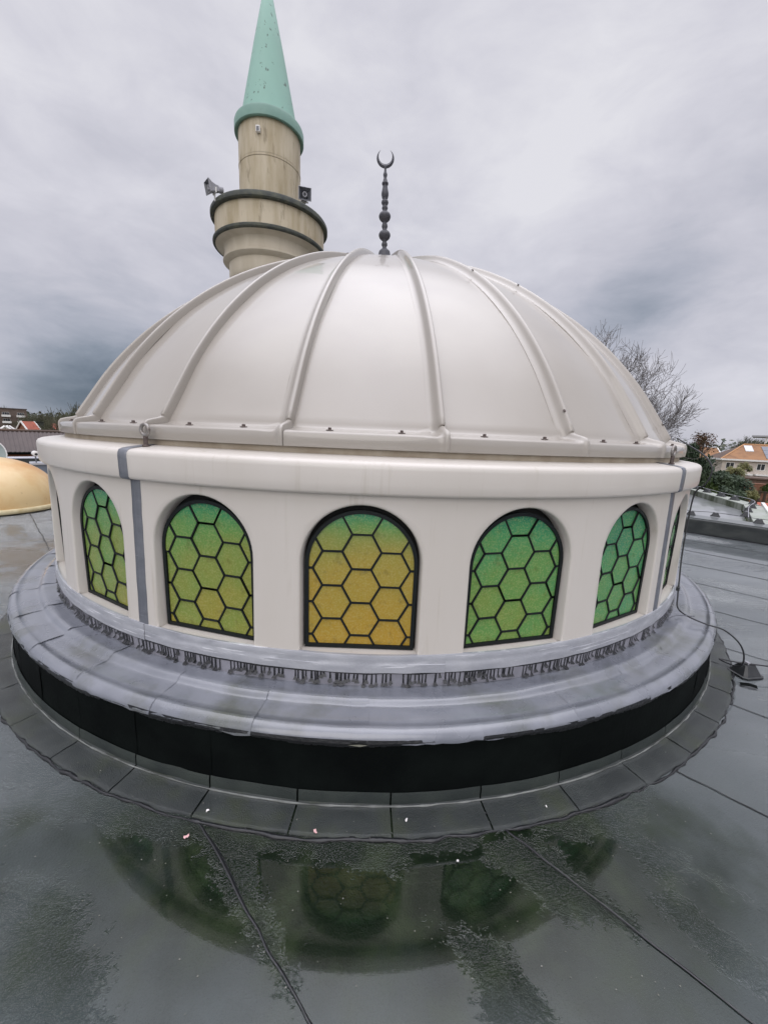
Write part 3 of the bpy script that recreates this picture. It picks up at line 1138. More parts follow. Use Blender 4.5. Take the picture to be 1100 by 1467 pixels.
for k in range(24):
    ar = PHI0 + R(-0.4) + (k + 0.5) * SP          # rib at this panel's right edge
    al = ar - SP
    mb = MB()
    vs = []
    # stations across the panel: plain part then the rib, which laps over the next panel
    plain = [i / 10 for i in range(11)]
    ribd = [-0.066, -0.054, -0.044, -0.035, -0.027, -0.020, -0.014, -0.006, 0.002, 0.008, 0.0115, 0.0138, 0.0142]
    ribh = [0.0, 0.025, 0.09, 0.22, 0.43, 0.68, 0.89, 1.0, 1.0, 0.97, 0.88, 0.66, -0.05]
    ncol = len(plain) + len(ribd)
    for pi, (r, z, nx, nz, hh) in enumerate(PROF):
        ws = min(1.0, 0.45 + r * 0.45) if pi >= len(FLG) else (0.72 if pi < len(FLG) - 3 else 0.85)
        ws = min(ws, r * SP * 0.9 / 0.11) if r < 0.8 else ws
        hs = hh * (1.0 if r > 0.5 else max(0.25, r / 0.5))
        aL = al + 0.004
        aR = ar + ribd[0] * ws / max(r, 0.05)
        sag = 0.010 if pi >= len(FLG) else 0.0
        for u in plain:
            a = aL + (aR - aL) * u
            dd = (float(fbm(a * 3.2, z * 2.5, 71 + k, 2)) - 0.5) * 0.012 * ss(0, .1, z - 1.62)
            vs.append(pol(r + dd * nx, a, z + dd * nz))
        for dq, hq in zip(ribd, ribh):
            a = ar + dq * ws / max(r, 0.05)
            vs.append(pol(r + nx * hs * hq, a, z + nz * hs * hq))
    fs = []
    for i in range(len(PROF) - 1):
        for j in range(ncol - 1):
            fs.append((i * ncol + j, i * ncol + j + 1, (i + 1) * ncol + j + 1, (i + 1) * ncol + j))
    mb.add(vs, fs)
    mb.build('shell_panel', M['gelcoat'], dome, smooth=True, angle=48)
    # two bolts through the flange of each panel
    if k < 7 or k > 17:
        for f in (0.28, 0.72):
            a = al + SP * (f + random.uniform(-.02, .02))
            bb = MB()
            bb.lathe([(0.0, 0.004), (0.017, 0.0035), (0.018, 0.0)], 10)
            bb.lathe([(0.0, 0.015), (0.007, 0.014), (0.0085, 0.012), (0.0085, 0.003)], 6)
            bo = bb.build('bolt', M['rust'], dome, loc=pol(2.878, a, 1.6005))
# little screws on the ribs
def screw_at(kr, r):
    i = min(range(len(SKIN)), key=lambda q: abs(SKIN[q][0] - r))
    sr, sz, nx, nz, hh = SKIN[i]
    a = PHI0 + R(-0.4) + kr * SP - 0.014 / sr
    m_ = MB()
    m_.lathe([(0, 0.004), (0.008, 0.003), (0.010, 0)], 8)
    p = pol(sr + nx * hh * .95, a, sz + nz * hh * .95)
    o = m_.build('screw', M['rust'], dome, loc=p)
    o.rotation_euler = Vector((nx * math.sin(a), -nx * math.cos(a), nz)).to_track_quat('Z', 'Y').to_euler()


for kr, r in ((1.5, 1.75), (2.5, 1.75), (-2.5, 1.85), (1.5, 2.74), (3.5, 2.74), (-.5, 1.62)):
    screw_at(kr, r)
# recess between flange and cornice
arc_mesh([(2.925, 1.490), (2.922, 1.525)], -PI, PI, 120).build('gap_seal', mat('brown_gap_seal', (0.30, 0.25, 0.19), (0.38, 0.33, 0.26), 9, rough=0.8), dome, smooth=True)
# lifting eyes standing at the drum joints
for sgm in range(6):
    aj = PHI0 + (-1.5 + 4 * sgm) * SP + R(0.5)
    e = MB()
    pts = []
    for i in range(25):
        t_ = 2 * PI * i / 24
        pts.append((0.027 * math.cos(t_), 0, 0.082 + 0.027 * math.sin(t_)))
    e.tube(pts, 0.0085, 8, False)
    eo = e.build('lifting_eye', M['steel'], dome, smooth=True, loc=pol(2.985, aj, 1.486), rz=aj)
    st = MB()
    st.lathe([(0.017, 0.0), (0.017, 0.008), (0.0105, 0.010), (0.0105, 0.052), (0.0, 0.053)], 12)
    st.build('shank', M['rust'], eo, smooth=True, angle=40)

# finial
FIN = [(361, 8.0), (360, 7.6), (358.3, 6.2), (356.5, 4.2), (354.5, 2.9), (352.5, 3.4), (350.5, 4.3), (348, 4.0), (346, 2.9), (344.5, 3.0), (342.5, 5.2), (340, 7.3), (337, 8.4), (334.5, 8.3), (331.5, 6.8), (329.5, 4.4), (328.3, 3.1),
       (326, 3.4), (323.5, 4.3), (320.5, 3.9), (318, 3.0), (316.8, 3.2), (315, 5.4), (312.5, 7.4), (309.5, 8.4), (307, 8.3), (304, 6.9), (302, 4.6), (300.6, 3.1), (298.8, 3.4), (296.5, 4.3), (294.5, 3.8), (293, 3.0), (291, 4.2),
       (288.5, 5.1), (286, 4.5), (284.3, 3.0), (282, 4.1), (278, 5.0), (274.5, 5.0), (270, 4.1), (266, 3.4), (263.5, 3.2), (262.8, 4.3), (261, 4.6), (259.8, 4.2), (259, 3.0), (257, 3.0), (255.5, 2.6), (253.5, 2.0), (251.5, 2.4), (249, 2.95), (246.8, 2.4), (244.5, 1.7), (241, 1.5), (238.5, 1.7), (236.5, 2.0)]
fin_prof = [(0.11, 3.40), (0.085, 3.46), (0.065, 3.56)] + [(hw * 0.00765, 3.58 + (361 - y) * 0.00662) for y, hw in FIN]
fin_prof = [(r, z - 3.40) for r, z in fin_prof]
f_ = MB()
f_.lathe(fin_prof + [(0, fin_prof[-1][1])], 20)
fin = f_.build('finial', M['black_metal'], dome, smooth=True, loc=(0, 0, 3.40))
fin.rotation_euler = (0, R(-1.6), 0)
# crescent: flat horned plate with rounded section
cz = 3.58 + (361 - 226.3) * 0.00662 - 3.40
Ro, Ri = 0.0925, 0.0725
off = 0.0235
cv = MB()
vs, fs = [], []
n = 36
span = R(146)
for i in range(n + 1):
    t_ = -PI / 2 - span + 2 * span * i / n
    dx, dz = math.cos(t_), math.sin(t_)
    # ray from the outer circle's centre to the inner circle (centre shifted up by off)
    bq = dz * off
    ri = bq + math.sqrt(max(bq * bq - off * off + Ri * Ri, 1e-6))
    ri = min(ri, Ro - 0.0008)
    
    mid = (Ro + ri) / 2
    th = min(0.012, (Ro - ri) * 0.7)
    vs += [(Ro * dx, 0, cz + Ro * dz), (mid * dx, -th, cz + mid * dz), (ri * dx, 0, cz + ri * dz), (mid * dx, th, cz + mid * dz)]
for i in range(n):
    for q in range(4):
        fs.append((i * 4 + q, i * 4 + (q + 1) % 4, i * 4 + 4 + (q + 1) % 4, i * 4 + 4 + q))
cv.add(vs, fs)
cr = cv.build('crescent', M['black_metal'], fin)

# ------------------------------------------------------------------ minaret
MC = (-2.531, 4.958)
mina = tag(empty('minaret', (MC[0], MC[1], 0)), 'stained beige minaret with round balcony and pointed green cone roof', 'minaret')


def mlathe(prof, name, m, n=64, smooth=True, ang=35, par=mina):
    b_ = MB()
    b_.lathe(prof, n)
    return b_.build(name, m, par, smooth=smooth, angle=ang)


mlathe([(0.80, GZ), (0.80, 4.75), (0.86, 4.80), (0.90, 4.9), (0.90, 5.13), (0.98, 5.16), (1.02, 5.19), (1.02, 5.215), (0.99, 5.23)], 'lower_shaft', M['minaret_clean'])
mlathe([(0.99, 5.225), (0.985, 5.40), (1.0, 5.46), (1.06, 5.49), (1.17, 5.505), (1.18, 5.53)], 'balcony_corbel', M['minaret_clean'])
mlathe([(1.16, 5.500), (1.20, 5.505), (1.215, 5.525), (1.215, 5.56), (1.19, 5.585), (1.16, 5.59)], 'balcony_ledge', M['moss_edge'])
mlathe([(1.163, 5.57), (1.163, 6.02)], 'balcony_wall', M['minaret'])
mlathe([(1.15, 6.005), (1.225, 6.01), (1.245, 6.03), (1.245, 6.095), (1.225, 6.125), (1.12, 6.135), (1.06, 6.13), (1.06, 5.80), (0.6, 5.80)], 'balcony_rim', M['moss_edge'])
mlathe([(0.640, 5.80), (0.640, 7.055)], 'upper_shaft', M['minaret'])
mlathe([(0.634, 7.055), (0.634, 7.06), (0.645, 7.062), (0.647, 7.105), (0.634, 7.112), (0.634, 7.115)], 'shaft_band', M['minaret'])
mlathe([(0.640, 7.114), (0.640, 7.80)], 'upper_shaft', M['minaret'])
mlathe([(0.63, 7.715), (0.695, 7.70), (0.712, 7.712), (0.714, 7.86), (0.700, 7.90), (0.63, 7.935), (0.585, 7.94)], 'cone_rim', M['copper_rim'])
mlathe([(0.585, 7.93), (0.30, 9.30), (0.02, 10.58), (0.0, 10.62)], 'cone_roof', M['copper'])
ho = MB()
ho.box(-0.055, 0.055, -0.04, 0.04, -0.05, 0.05)
dbx = bevel(ho.build('vent_box', M['black_plastic'], mina, loc=(0.36, -0.55, 6.40), rz=R(35)), 0.006)
dbx.location = (0.42, -0.49, 6.19)
dbx.scale = (1.15, 1.0, 1.3)

# small white lamp box high on the shaft
fl = tag(empty('lamp_box', (MC[0] - 0.05, MC[1] - 0.645, 7.47)), 'small white lamp box fixed high on the minaret shaft below the green rim', 'lamp')
q = MB()
q.box(-0.042, 0.042, -0.06, 0.0, -0.055, 0.055)
bevel(q.build('housing', M['white_plastic'], fl), 0.006)
q = MB()
q.box(-0.026, 0.026, -0.064, -0.058, -0.045, 0.03)
q.build('lens', M['dark_plastic'], fl)


def loudspeaker(loc, yaw, label, tilt=0.0, sz=1.0):
    root = tag(empty('loudspeaker', loc, yaw), label, 'loudspeaker', 'loudspeakers on the minaret balcony')
    root.scale = (sz, sz, sz)
    hz = MB()
    # rectangular flared horn; mouth towards -Y
    rings = [(-0.20, 0.150, 0.135), (-0.195, 0.162, 0.147), (-0.185, 0.160, 0.145), (-0.08, 0.105, 0.095), (0.02, 0.075, 0.07), (0.10, 0.068, 0.064)]
    vs = []
    for y, hx_, hz_ in rings:
        vs += [(-hx_, y, -hz_), (hx_, y, -hz_), (hx_, y, hz_), (-hx_, y, hz_)]
    fs = []
    for i in range(len(rings) - 1):
        for j in range(4):
            fs.append((i * 4 + j, i * 4 + (j + 1) % 4, i * 4 + 4 + (j + 1) % 4, i * 4 + 4 + j))
    hz.add(vs, fs)
    # inside of the mouth
    vs = []
    for y, hx_, hz_ in ((-0.20, 0.150, 0.135), (-0.13, 0.105, 0.095), (-0.05, 0.05, 0.05)):
        vs += [(-hx_, y, -hz_), (hx_, y, -hz_), (hx_, y, hz_), (-hx_, y, hz_)]
    fs = []
    for i in range(2):
        for j in range(4):
            fs.append((i * 4 + (j + 1) % 4, i * 4 + j, i * 4 + 4 + j, i * 4 + 4 + (j + 1) % 4))
    fs.append((8, 9, 10, 11))
    h_o = hz.build('horn', M['grey_plastic'], root)
    ins = MB().add(vs, fs)
    h_o.rotation_euler = (tilt, 0, 0)
    ins.build('mouth', M['dark_plastic'], h_o)
    rr_ = MB()
    rr_.lathe([(0.030, 0.0), (0.034, 0.05), (0.056, 0.07), (0.060, 0.065), (0.060, 0.02), (0.04, 0.0)], 16, M=Matrix.Translation((0, -0.10, 0)) @ Matrix.Rotation(R(90), 4, 'X'))
    rr_.build('reflector', M['grey_plastic'], h_o, smooth=True)
    dr_ = MB()
    dr_.lathe([(0.0, 0.0), (0.075, 0.0), (0.08, 0.01), (0.08, 0.10), (0.06, 0.13), (0, 0.13)], 16, M=Matrix.Translation((0, 0.22, 0)) @ Matrix.Rotation(R(90), 4, 'X'))
    dr_.build('driver', M['grey_plastic'], h_o, smooth=True, angle=40)
    br = MB()
    br.box(-0.10, 0.10, -0.02, 0.02, -0.125, -0.112)
    br.box(-0.10, -0.09, -0.02, 0.02, -0.125, 0.0)
    br.box(0.09, 0.10, -0.02, 0.02, -0.125, 0.0)
    br.box(-0.016, 0.016, -0.016, 0.016, -0.30, -0.125)
    br.build('bracket', M['white_plastic'], root)
    return root


loudspeaker((-3.40, 4.06, 6.27), R(-48), 'grey horn loudspeaker jutting from the left side of the minaret balcony', R(10), 0.74)
loudspeaker((-1.69, 4.42, 6.40), R(14), 'grey horn loudspeaker beside the minaret shaft on the right of the balcony', R(6), 0.80)

# ------------------------------------------------------------------ lightning conductor and small things on the roof
def cable(pts, rad, label, name='cable', m='cable', cat='cable', sub=8, grp=None):
    b_ = MB()
    b_.tube(catmull(pts, sub), rad, 7)
    return tag(b_.build(name, M[m], smooth=True), label, cat, grp)


A = R
cable([pol(2.90, A(54), 1.66), pol(2.99, A(51.5), 1.60), pol(3.075, A(50.2), 1.54), pol(3.125, A(49.6), 1.47), pol(3.13, A(49.5), 1.40), pol(3.105, A(49.6), 1.33), pol(3.062, A(50), 1.26), pol(3.055, A(49.8), 1.05), pol(3.06, A(49.0), 0.80),
       pol(3.075, A(47.8), 0.62), pol(3.085, A(47), 0.52), pol(3.10, A(46.4), 0.44), pol(3.16, A(45.5), 0.415), pol(3.27, A(45.5), 0.392), pol(3.37, A(46.2), 0.37), pol(3.46, A(47), 0.29), pol(3.50, A(47.6), 0.19), pol(3.49, A(48), 0.10), (2.56, -2.22, 0.085), (2.68, -2.27, 0.088),
       (2.85, -2.30, 0.085), (3.3, -2.38, 0.06), (4.0, -2.5, 0.03)], 0.0052, 'black lightning conductor cable running off the cream dome to the wet roof', 'conductor_cable')
q = tag(empty('cable_clip', pol(3.066, A(47.5), 0.565), A(47.5)), 'small black clip holding the cable to the foot of the cream drum wall', 'cable clip')
w_ = MB()
w_.box(-0.02, 0.02, -0.022, 0.0, -0.014, 0.014)
bevel(w_.build('clip_body', M['black_plastic'], q), 0.004)
w_ = MB()
w_.lathe([(0, -0.026), (0.006, -0.025), (0.006, -0.021)], 8, M=Matrix.Rotation(R(90), 4, 'X') @ Matrix.Translation((0, 0, 0)))
w_.build('screw', M['steel'], q)
cable([pol(3.075, A(42.5), 0.405), pol(3.10, A(43.2), 0.43), pol(3.13, A(44.5), 0.425), pol(3.17, A(45.7), 0.412), pol(3.20, A(46.5), 0.407)], 0.0042, 'short loose grey cable end lying on the membrane near the right edge of the drum', 'loose_cable', 'dark_plastic')


def holder_meshes():
    b_ = MB()
    lv = [(0.0, 0.090, 0.075), (0.010, 0.092, 0.077), (0.014, 0.080, 0.066), (0.070, 0.052, 0.038), (0.082, 0.046, 0.032)]
    vs = []
    for z, hx_, hy in lv:
        c = 0.25
        for sx, sy in ((-1, -1), (1, -1), (1, 1), (-1, 1)):
            order = [(sx * hx_, sy * hy * (1 - c)), (sx * hx_ * (1 - c), sy * hy)]
            if sx * sy > 0:
                order = order
            else:
                order = order[::-1]
            vs += [(p[0], p[1], z) for p in order]
    fs = []
    for i in range(len(lv) - 1):
        for j in range(8):
            fs.append((i * 8 + j, i * 8 + (j + 1) % 8, i * 8 + 8 + (j + 1) % 8, i * 8 + 8 + j))
    fs.append(tuple((len(lv) - 1) * 8 + j for j in range(8)))
    b_.add(vs, fs)
    body = b_.mesh('holder_body', M['black_plastic'])
    c_ = MB()
    c_.box(-0.010, 0.010, -0.014, 0.014, 0.081, 0.098)
    return body, c_.mesh('clip', M['grey_plastic'])


HB, HC = holder_meshes()


def holder(loc, rz, label, sc=1.0):
    h = tag(empty('conductor_holder', loc, rz), label, 'cable holder', 'black conductor holders on the roofs')
    h.scale = (sc, sc, sc)
    link('holder_body', HB, h)
    link('clip', HC, h)
    return h


holder((2.72, -2.27, 0.004), R(8), 'black trapezoid conductor holder on the wet roof right of the kerb', 0.95)
# curled scrap of membrane
b_ = MB()
b_.add([(-.05, -.012, .004), (.045, -.018, .004), (.05, .012, .014), (-.045, .014, .012), (0, -.016, .012), (0, .014, .02)], [(0, 4, 5, 3), (4, 1, 2, 5)])
tag(b_.build('membrane_scrap', M['curb_wall'], loc=(2.60, -2.42, 0.004), rz=R(-20)), 'dark strip of membrane lying flat below the trapezoid conductor holder', 'scrap')


def petal(x, y, sz, m, label, rz, z=0.006):
    p_ = MB()
    n = 10
    vs = [(0, 0, 0.006)]
    for i in range(n):
        t_ = 2 * PI * i / n
        rr = sz * (0.75 + 0.35 * random.random()) * (1.0 if abs(math.cos(t_)) > .5 else 0.62)
        vs.append((rr * math.cos(t_), rr * math.sin(t_), 0.001 + 0.008 * random.random()))
    p_.add(vs, [(0, i + 1, (i + 1) % n + 1) for i in range(n)])
    o = p_.build('petal', M[m], loc=(x, y, z), rz=rz)
    return tag(o, label, 'petal', 'petals on the wet roof')


petal(-0.69, -3.475, 0.011, 'petal', 'pink petal at the head of the left roof seam', 0.6)
petal(-0.19, -3.452, 0.010, 'petal', 'round pink petal on the tar line in front of the black kerb', 2.0, 0.012)
petal(0.18, -3.40, 0.008, 'whitebit', 'white petal on the felt patch just right of centre', 1.2, 0.014)
petal(-0.65, -3.375, 0.008, 'whitebit', 'white petal on the felt patch just left of the left roof seam', 0.2, 0.014)
petal(0.80, -3.33, 0.006, 'whitebit', 'tiny white petal at the right end of the kerb front', 0.2, 0.014)
petal(0.365, -3.55, 0.007, 'whitebit', 'white scrap lying in the green puddle right of centre', 0.9)

# petal stuck on the rim of the kerb
b_ = MB()
b_.add([(0, 0, 0), (.05, -.004, .008), (.085, 0, .002), (.05, .004, -.010)], [(0, 1, 2, 3)])
tag(b_.build('leaf', mat('dry_leaf', (0.33, 0.33, 0.27), rough=0.6), loc=pol(3.345, A(-1.3), 0.322), rz=A(-1.3)), 'narrow pale leaf caught under the rim at the front of the kerb', 'leaf')

# speckle of grit on the wet roof
g = MB()
for i in range(900):
    x, y = random.uniform(-2.3, 2.6), random.uniform(-4.05, -2.2)
    if math.hypot(x, y) < 3.36:
        continue
    s_ = random.choice((0.0012, 0.0016, 0.002, 0.0026))
    z = 0.004 if math.hypot(x, y) > 3.48 else 0.013
    g.add([(x - s_, y, z), (x, y - s_, z), (x + s_, y, z), (x, y + s_, z), (x, y, z + s_)], [(0, 1, 4), (1, 2, 4), (2, 3, 4), (3, 0, 4)])
tag(g.build('grit', mat('pale_grit', (0.30, 0.30, 0.27), (0.16, 0.16, 0.13), 30, rough=0.8)), 'pale grit and crumbs scattered over the wet roof in front of the kerb', 'grit', None, 'stuff')

# ------------------------------------------------------------------ edges of the flat roof
def st(s, t, z):
    return Vector(((s + t) * Q2, (s - t) * Q2, z))


M['parapet'] = mat('dark_wet_parapet', (0.022, 0.026, 0.027), (0.045, 0.05, 0.048), 3, 6, (1, 1, 2), rough=0.4, bump=0.2, bscale=40)
M['parapet_top'] = mat('parapet_top_felt', (0.085, 0.095, 0.098), (0.13, 0.14, 0.14), 3, 6, rough=0.35, coat=0.3)
M['grey_felt'] = mat('pale_wet_felt', (0.20, 0.21, 0.22), (0.26, 0.27, 0.28), 1.5, 6, rough=0.28, coat=0.4, c3=(0.09, 0.11, 0.07), s3=0.6, lo3=0.52, hi3=0.75)
M['white_trim'] = mat('white_trim', (0.72, 0.71, 0.69), rough=0.5)


def ribbon(name, quad_pts, m, parent=None):
    b_ = MB()
    b_.add(quad_pts, [(0, 1, 2, 3)])
    return b_.build(name, m, parent)


def prism_st(mb, s0, s1, t0, t1, z0, z1):
    vs = [st(s, t, z) for z in (z0, z1) for t in (t0, t1) for s in (s0, s1)]
    mb.add(vs, [(0, 2, 3, 1), (4, 5, 7, 6), (0, 1, 5, 4), (2, 6, 7, 3), (0, 4, 6, 2), (1, 3, 7, 5)])


par = tag(empty('parapet', tuple(st(S_EDGE, 4, 0))), 'low black parapet along the right edge of the wet roof', 'parapet')


def at_parent(o, par_):
    o.parent = par_
    o.matrix_parent_inverse = Matrix.Translation(-Vector(par_.location))
    return o


b_ = MB()
prism_st(b_, S_EDGE, S_EDGE + 0.50, -9, 13.9, -0.02, 0.285)
at_parent(bevel(b_.build('parapet_body', M['parapet']), 0.03, 3), par)
b_ = MB()
prism_st(b_, S_EDGE + 0.03, S_EDGE + 0.49, -9, 13.9, 0.2855, 0.297)
at_parent(b_.build('parapet_cap', M['parapet_top']), par)
b_ = MB()
b_.tube([st(S_EDGE - 0.01 + 0.01 * random.random(), t / 4, 0.01) for t in range(-20, 40)], 0.012, 5)
at_parent(b_.build('tar_bead', M['tar']), par)
holder((6.30, 2.66, 0.297), R(-45), 'black conductor holder on the right parapet nearest the drum', 0.85)
holder((6.70, 2.55, 0.297), R(-45), 'black conductor holder on the right parapet second from the drum', 0.85)
holder((7.05, 2.02, 0.297), R(-45), 'black conductor holder on the right parapet below the white gutter edge', 0.85)
cable([(5.9, 3.1, 0.37), (6.30, 2.66, 0.375), (6.70, 2.55, 0.373), (7.05, 2.02, 0.375), (7.6, 1.4, 0.375)], 0.005, 'thin conductor wire strung along the top of the right parapet', 'conductor_wire')

par2 = tag(empty('parapet', tuple(st(-2, T_EDGE, 0))), 'low parapet with pale cap closing the roof behind the orange dome', 'parapet')
b_ = MB()
prism_st(b_, -11.9, S_EDGE, T_EDGE - 0.6, T_EDGE, -0.02, 0.27)
at_parent(b_.build('parapet_body', M['parapet']), par2)
b_ = MB()
prism_st(b_, -11.9, S_EDGE, T_EDGE - 0.62, T_EDGE + 0.03, 0.2705, 0.30)
at_parent(b_.build('parapet_cap', mat('pale_parapet_cap', (0.50, 0.50, 0.54), rough=0.4)), par2)

# lower wing to the right: flat roof, mossy upstand and pale cap with conductor holders
wing = tag(empty('lower_wing', (15, 10, GZ)), 'lower flat roofed wing with mossy upstand and pale cap beyond the right parapet', 'building')
c0, c1, c2, c3 = Vector((22.0, 24.5, -1.1)), Vector((18.46, 16.61, -1.1)), Vector((16.83, 12.32, -1.1)), Vector((12.6, 7.6, -1.1))
fl_pts = [Vector((6.0, 9.0, -1.1)), Vector((9.4, 4.3, -1.1)), Vector((12.6, 7.4, -1.1)), Vector((16.85, 12.32, -1.1)), Vector((18.46, 16.61, -1.1)), Vector((21.5, 24.5, -1.1)), Vector((8, 26, -1.1))]
b_ = MB()
n = len(fl_pts)
b_.add([p for p in fl_pts] + [(p.x, p.y, GZ) for p in fl_pts], [tuple(range(n))] + [(i, (i + 1) % n + 0, (i + 1) % n + n, i + n) for i in range(n)])
at_parent(b_.build('wing_roof', M['grey_felt']), wing)


def wallstrip(pts, z0, z1, th, m, name, parent, capm=None, capz=0.03):
    """upstand following pts with thickness th to the right of travel"""
    vs = []
    for i, p in enumerate(pts):
        d_ = (pts[min(i + 1, len(pts) - 1)] - pts[max(i - 1, 0)])
        d_.z = 0
        d_.normalize()
        nn = Vector((d_.y, -d_.x, 0))
        for q_, z in ((p, z0), (p, z1), (p + nn * th, z1), (p + nn * th, z0)):
            vs.append((q_.x, q_.y, z))
    fs = []
    for i in range(len(pts) - 1):
        for j in range(4):
            fs.append((i * 4 + j, i * 4 + (j + 1) % 4, i * 4 + 4 + (j + 1) % 4, i * 4 + 4 + j))
    fs += [(0, 1, 2, 3), tuple((len(pts) - 1) * 4 + j for j in (3, 2, 1, 0))]
    b_ = MB().add(vs, fs)
    return at_parent(b_.build(name, m), parent)


M['moss_wall'] = mat('mossy_streaked_upstand', (0.24, 0.26, 0.22), (0.07, 0.085, 0.05), 1.6, 6, (1, 1, 0.15), 0.44, 0.60, rough=0.7)
M['pale_cap'] = mat('pale_green_cap', (0.34, 0.36, 0.33), (0.27, 0.30, 0.25), 2, 5, rough=0.6)
far_e = [Vector((21.5, 24.5, 0)), Vector((18.46, 16.61, 0)), Vector((16.85, 12.32, 0))]
wallstrip(far_e, -1.1, -0.83, -0.60, M['moss_wall'], 'upstand', wing)
wallstrip(far_e, -0.83, -0.80, -0.65, M['pale_cap'], 'upstand_cap', wing)
near_e = [Vector((16.85, 12.25, 0)), Vector((12.6, 7.4, 0)), Vector((11.0, 5.6, 0))]
wallstrip(near_e, -1.1, -0.84, -1.3, M['moss_wall'], 'upstand', wing)
wallstrip(near_e, -0.84, -0.81, -1.35, M['pale_cap'], 'upstand_cap', wing)
gut = [Vector((18.1, 12.7, 0)), Vector((13.75, 7.9, 0)), Vector((12.0, 6.0, 0))]
wallstrip(gut, -0.86, -0.74, -0.12, M['white_trim'], 'gutter', wing)
for (x, y), lb in zip([(19.45, 18.1), (18.75, 16.45), (18.12, 14.85), (17.62, 13.55)],
                      ['first black holder on the far pale cap, closest to the drum', 'second black holder along the far pale cap', 'third black holder along the far pale cap below the lawn', 'fourth black holder on the far pale cap before its corner']):
    holder((x, y, -0.80), R(-65), lb, 2.1)
for (x, y), lb in zip([(17.40, 12.40), (16.25, 11.25), (15.05, 10.2), (13.9, 9.1)],
                      ['black holder at the corner of the pale cap', 'black holder next to the corner beside the white gutter', 'black holder midway down the cap beside the white gutter', 'nearest black holder on the cap beside the white gutter']):
    holder((x, y, -0.81), R(45), lb, 2.0)
cable([(21.2, 22.3, -0.6), (19.45, 18.1, -0.60), (18.12, 14.85, -0.60), (17.40, 12.40, -0.62), (15.05, 10.2, -0.62), (12.6, 7.7, -0.62)], 0.012, 'grey wire carried by the holders along the pale cap', 'conductor_wire', 'grey_plastic')

# ------------------------------------------------------------------ left side of the roof: orange dome, box, camera
yd_c = Vector((-6.95, 2.35, 0.02))
yd = tag(empty('small_dome', tuple(yd_c)), 'weathered orange yellow small dome at the left edge of the roof', 'small dome')
yprof = [(0.97, 0.0), (0.985, 0.02), (0.985, 0.07), (0.955, 0.085)] + [(0.95 * math.cos(R(t_)), 0.085 + 0.83 * math.sin(R(t_))) for t_ in range(3, 91, 4)]
b_ = MB()
b_.lathe(yprof[3:], 56)
b_.build('shell', mat('weathered_orange_gelcoat', (0.52, 0.25, 0.06), (0.64, 0.47, 0.24), 1.3, 8, (1, 1, 0.5), 0.36, 0.60, rough=0.42, coat=0.3, c3=(0.30, 0.19, 0.09), s3=9, lo3=0.66, hi3=0.78, bump=0.05, bscale=20), yd, smooth=True)
b_ = MB()
b_.lathe(yprof[:4], 56)
b_.build('base_flange', mat('faded_cream_flange', (0.62, 0.54, 0.34), (0.48, 0.38, 0.20), 6, rough=0.55), yd, smooth=True)
dc = view(-44.9, -3.5, 13.2)
gd = tag(empty('satellite_dish', (dc.x, dc.y, 0.02), R(44)), 'pale grey round satellite dish half out of frame behind the orange dome', 'satellite dish')

Md = Matrix.Translation((0, 0, dc.z - 0.02)) @ Matrix.Rotation(R(78), 4, 'X')
b_ = MB()
b_.lathe([(0.0, -0.06), (0.15, -0.05), (0.30, -0.02), (0.405, 0.025)], 36, M=Md)
b_.build('reflector', mat('grey_green_metal', (0.30, 0.35, 0.34), (0.25, 0.30, 0.29), 4, rough=0.5), gd, smooth=True)
b_ = MB()
b_.lathe([(0.395, 0.018), (0.415, 0.018), (0.42, 0.03), (0.41, 0.04), (0.395, 0.034)], 36, M=Md)
b_.build('rim', M['white_trim'], gd, smooth=True)
b_ = MB()
b_.tube([(0, 0.12, 0), (0, 0.12, dc.z)], 0.03, 8)
b_.build('mast', M['grey_plastic'], gd)
bx = tag(empty('vent_box', (-7.80, 4.40, 0.0), R(42)), 'slate blue metal box behind the left edge of the drum', 'box')
b_ = MB()
b_.box(-0.16, 0.5, -0.2, 0.3, 0, 0.62)
bevel(b_.build('casing', mat('slate_blue_metal', (0.15, 0.175, 0.22), rough=0.45), bx), 0.01)
b_ = MB()
b_.box(-0.19, 0.53, -0.23, 0.33, 0.6205, 0.66)
b_.build('lid', M['lead'], bx)
cc = tag(empty('security_camera', (-7.83, 4.33, 0.66), R(50)), 'white bullet security camera on a short post left of the cornice', 'security camera')
cc.scale = (0.8, 0.8, 0.8)
b_ = MB()
b_.lathe([(0.0, 0.0), (0.06, 0.0), (0.075, 0.012), (0.075, 0.2), (0.06, 0.23), (0, 0.235)], 16, M=Matrix.Translation((0, -0.10, 0.26)) @ Matrix.Rotation(R(-90), 4, 'X'))
b_.build('camera_body', M['white_plastic'], cc, smooth=True, angle=40)
b_ = MB()
b_.lathe([(0.0, 0.0), (0.035, 0.001)], 14, M=Matrix.Translation((0, -0.1035, 0.245)) @ Matrix.Rotation(R(90), 4, 'X'))
b_.build('lens', M['black_plastic'], cc)
b_ = MB()
b_.tube([(0, 0.02, 0.0), (0, 0.02, 0.2)], 0.018, 8)
b_.build('post', M['dark_plastic'], cc)

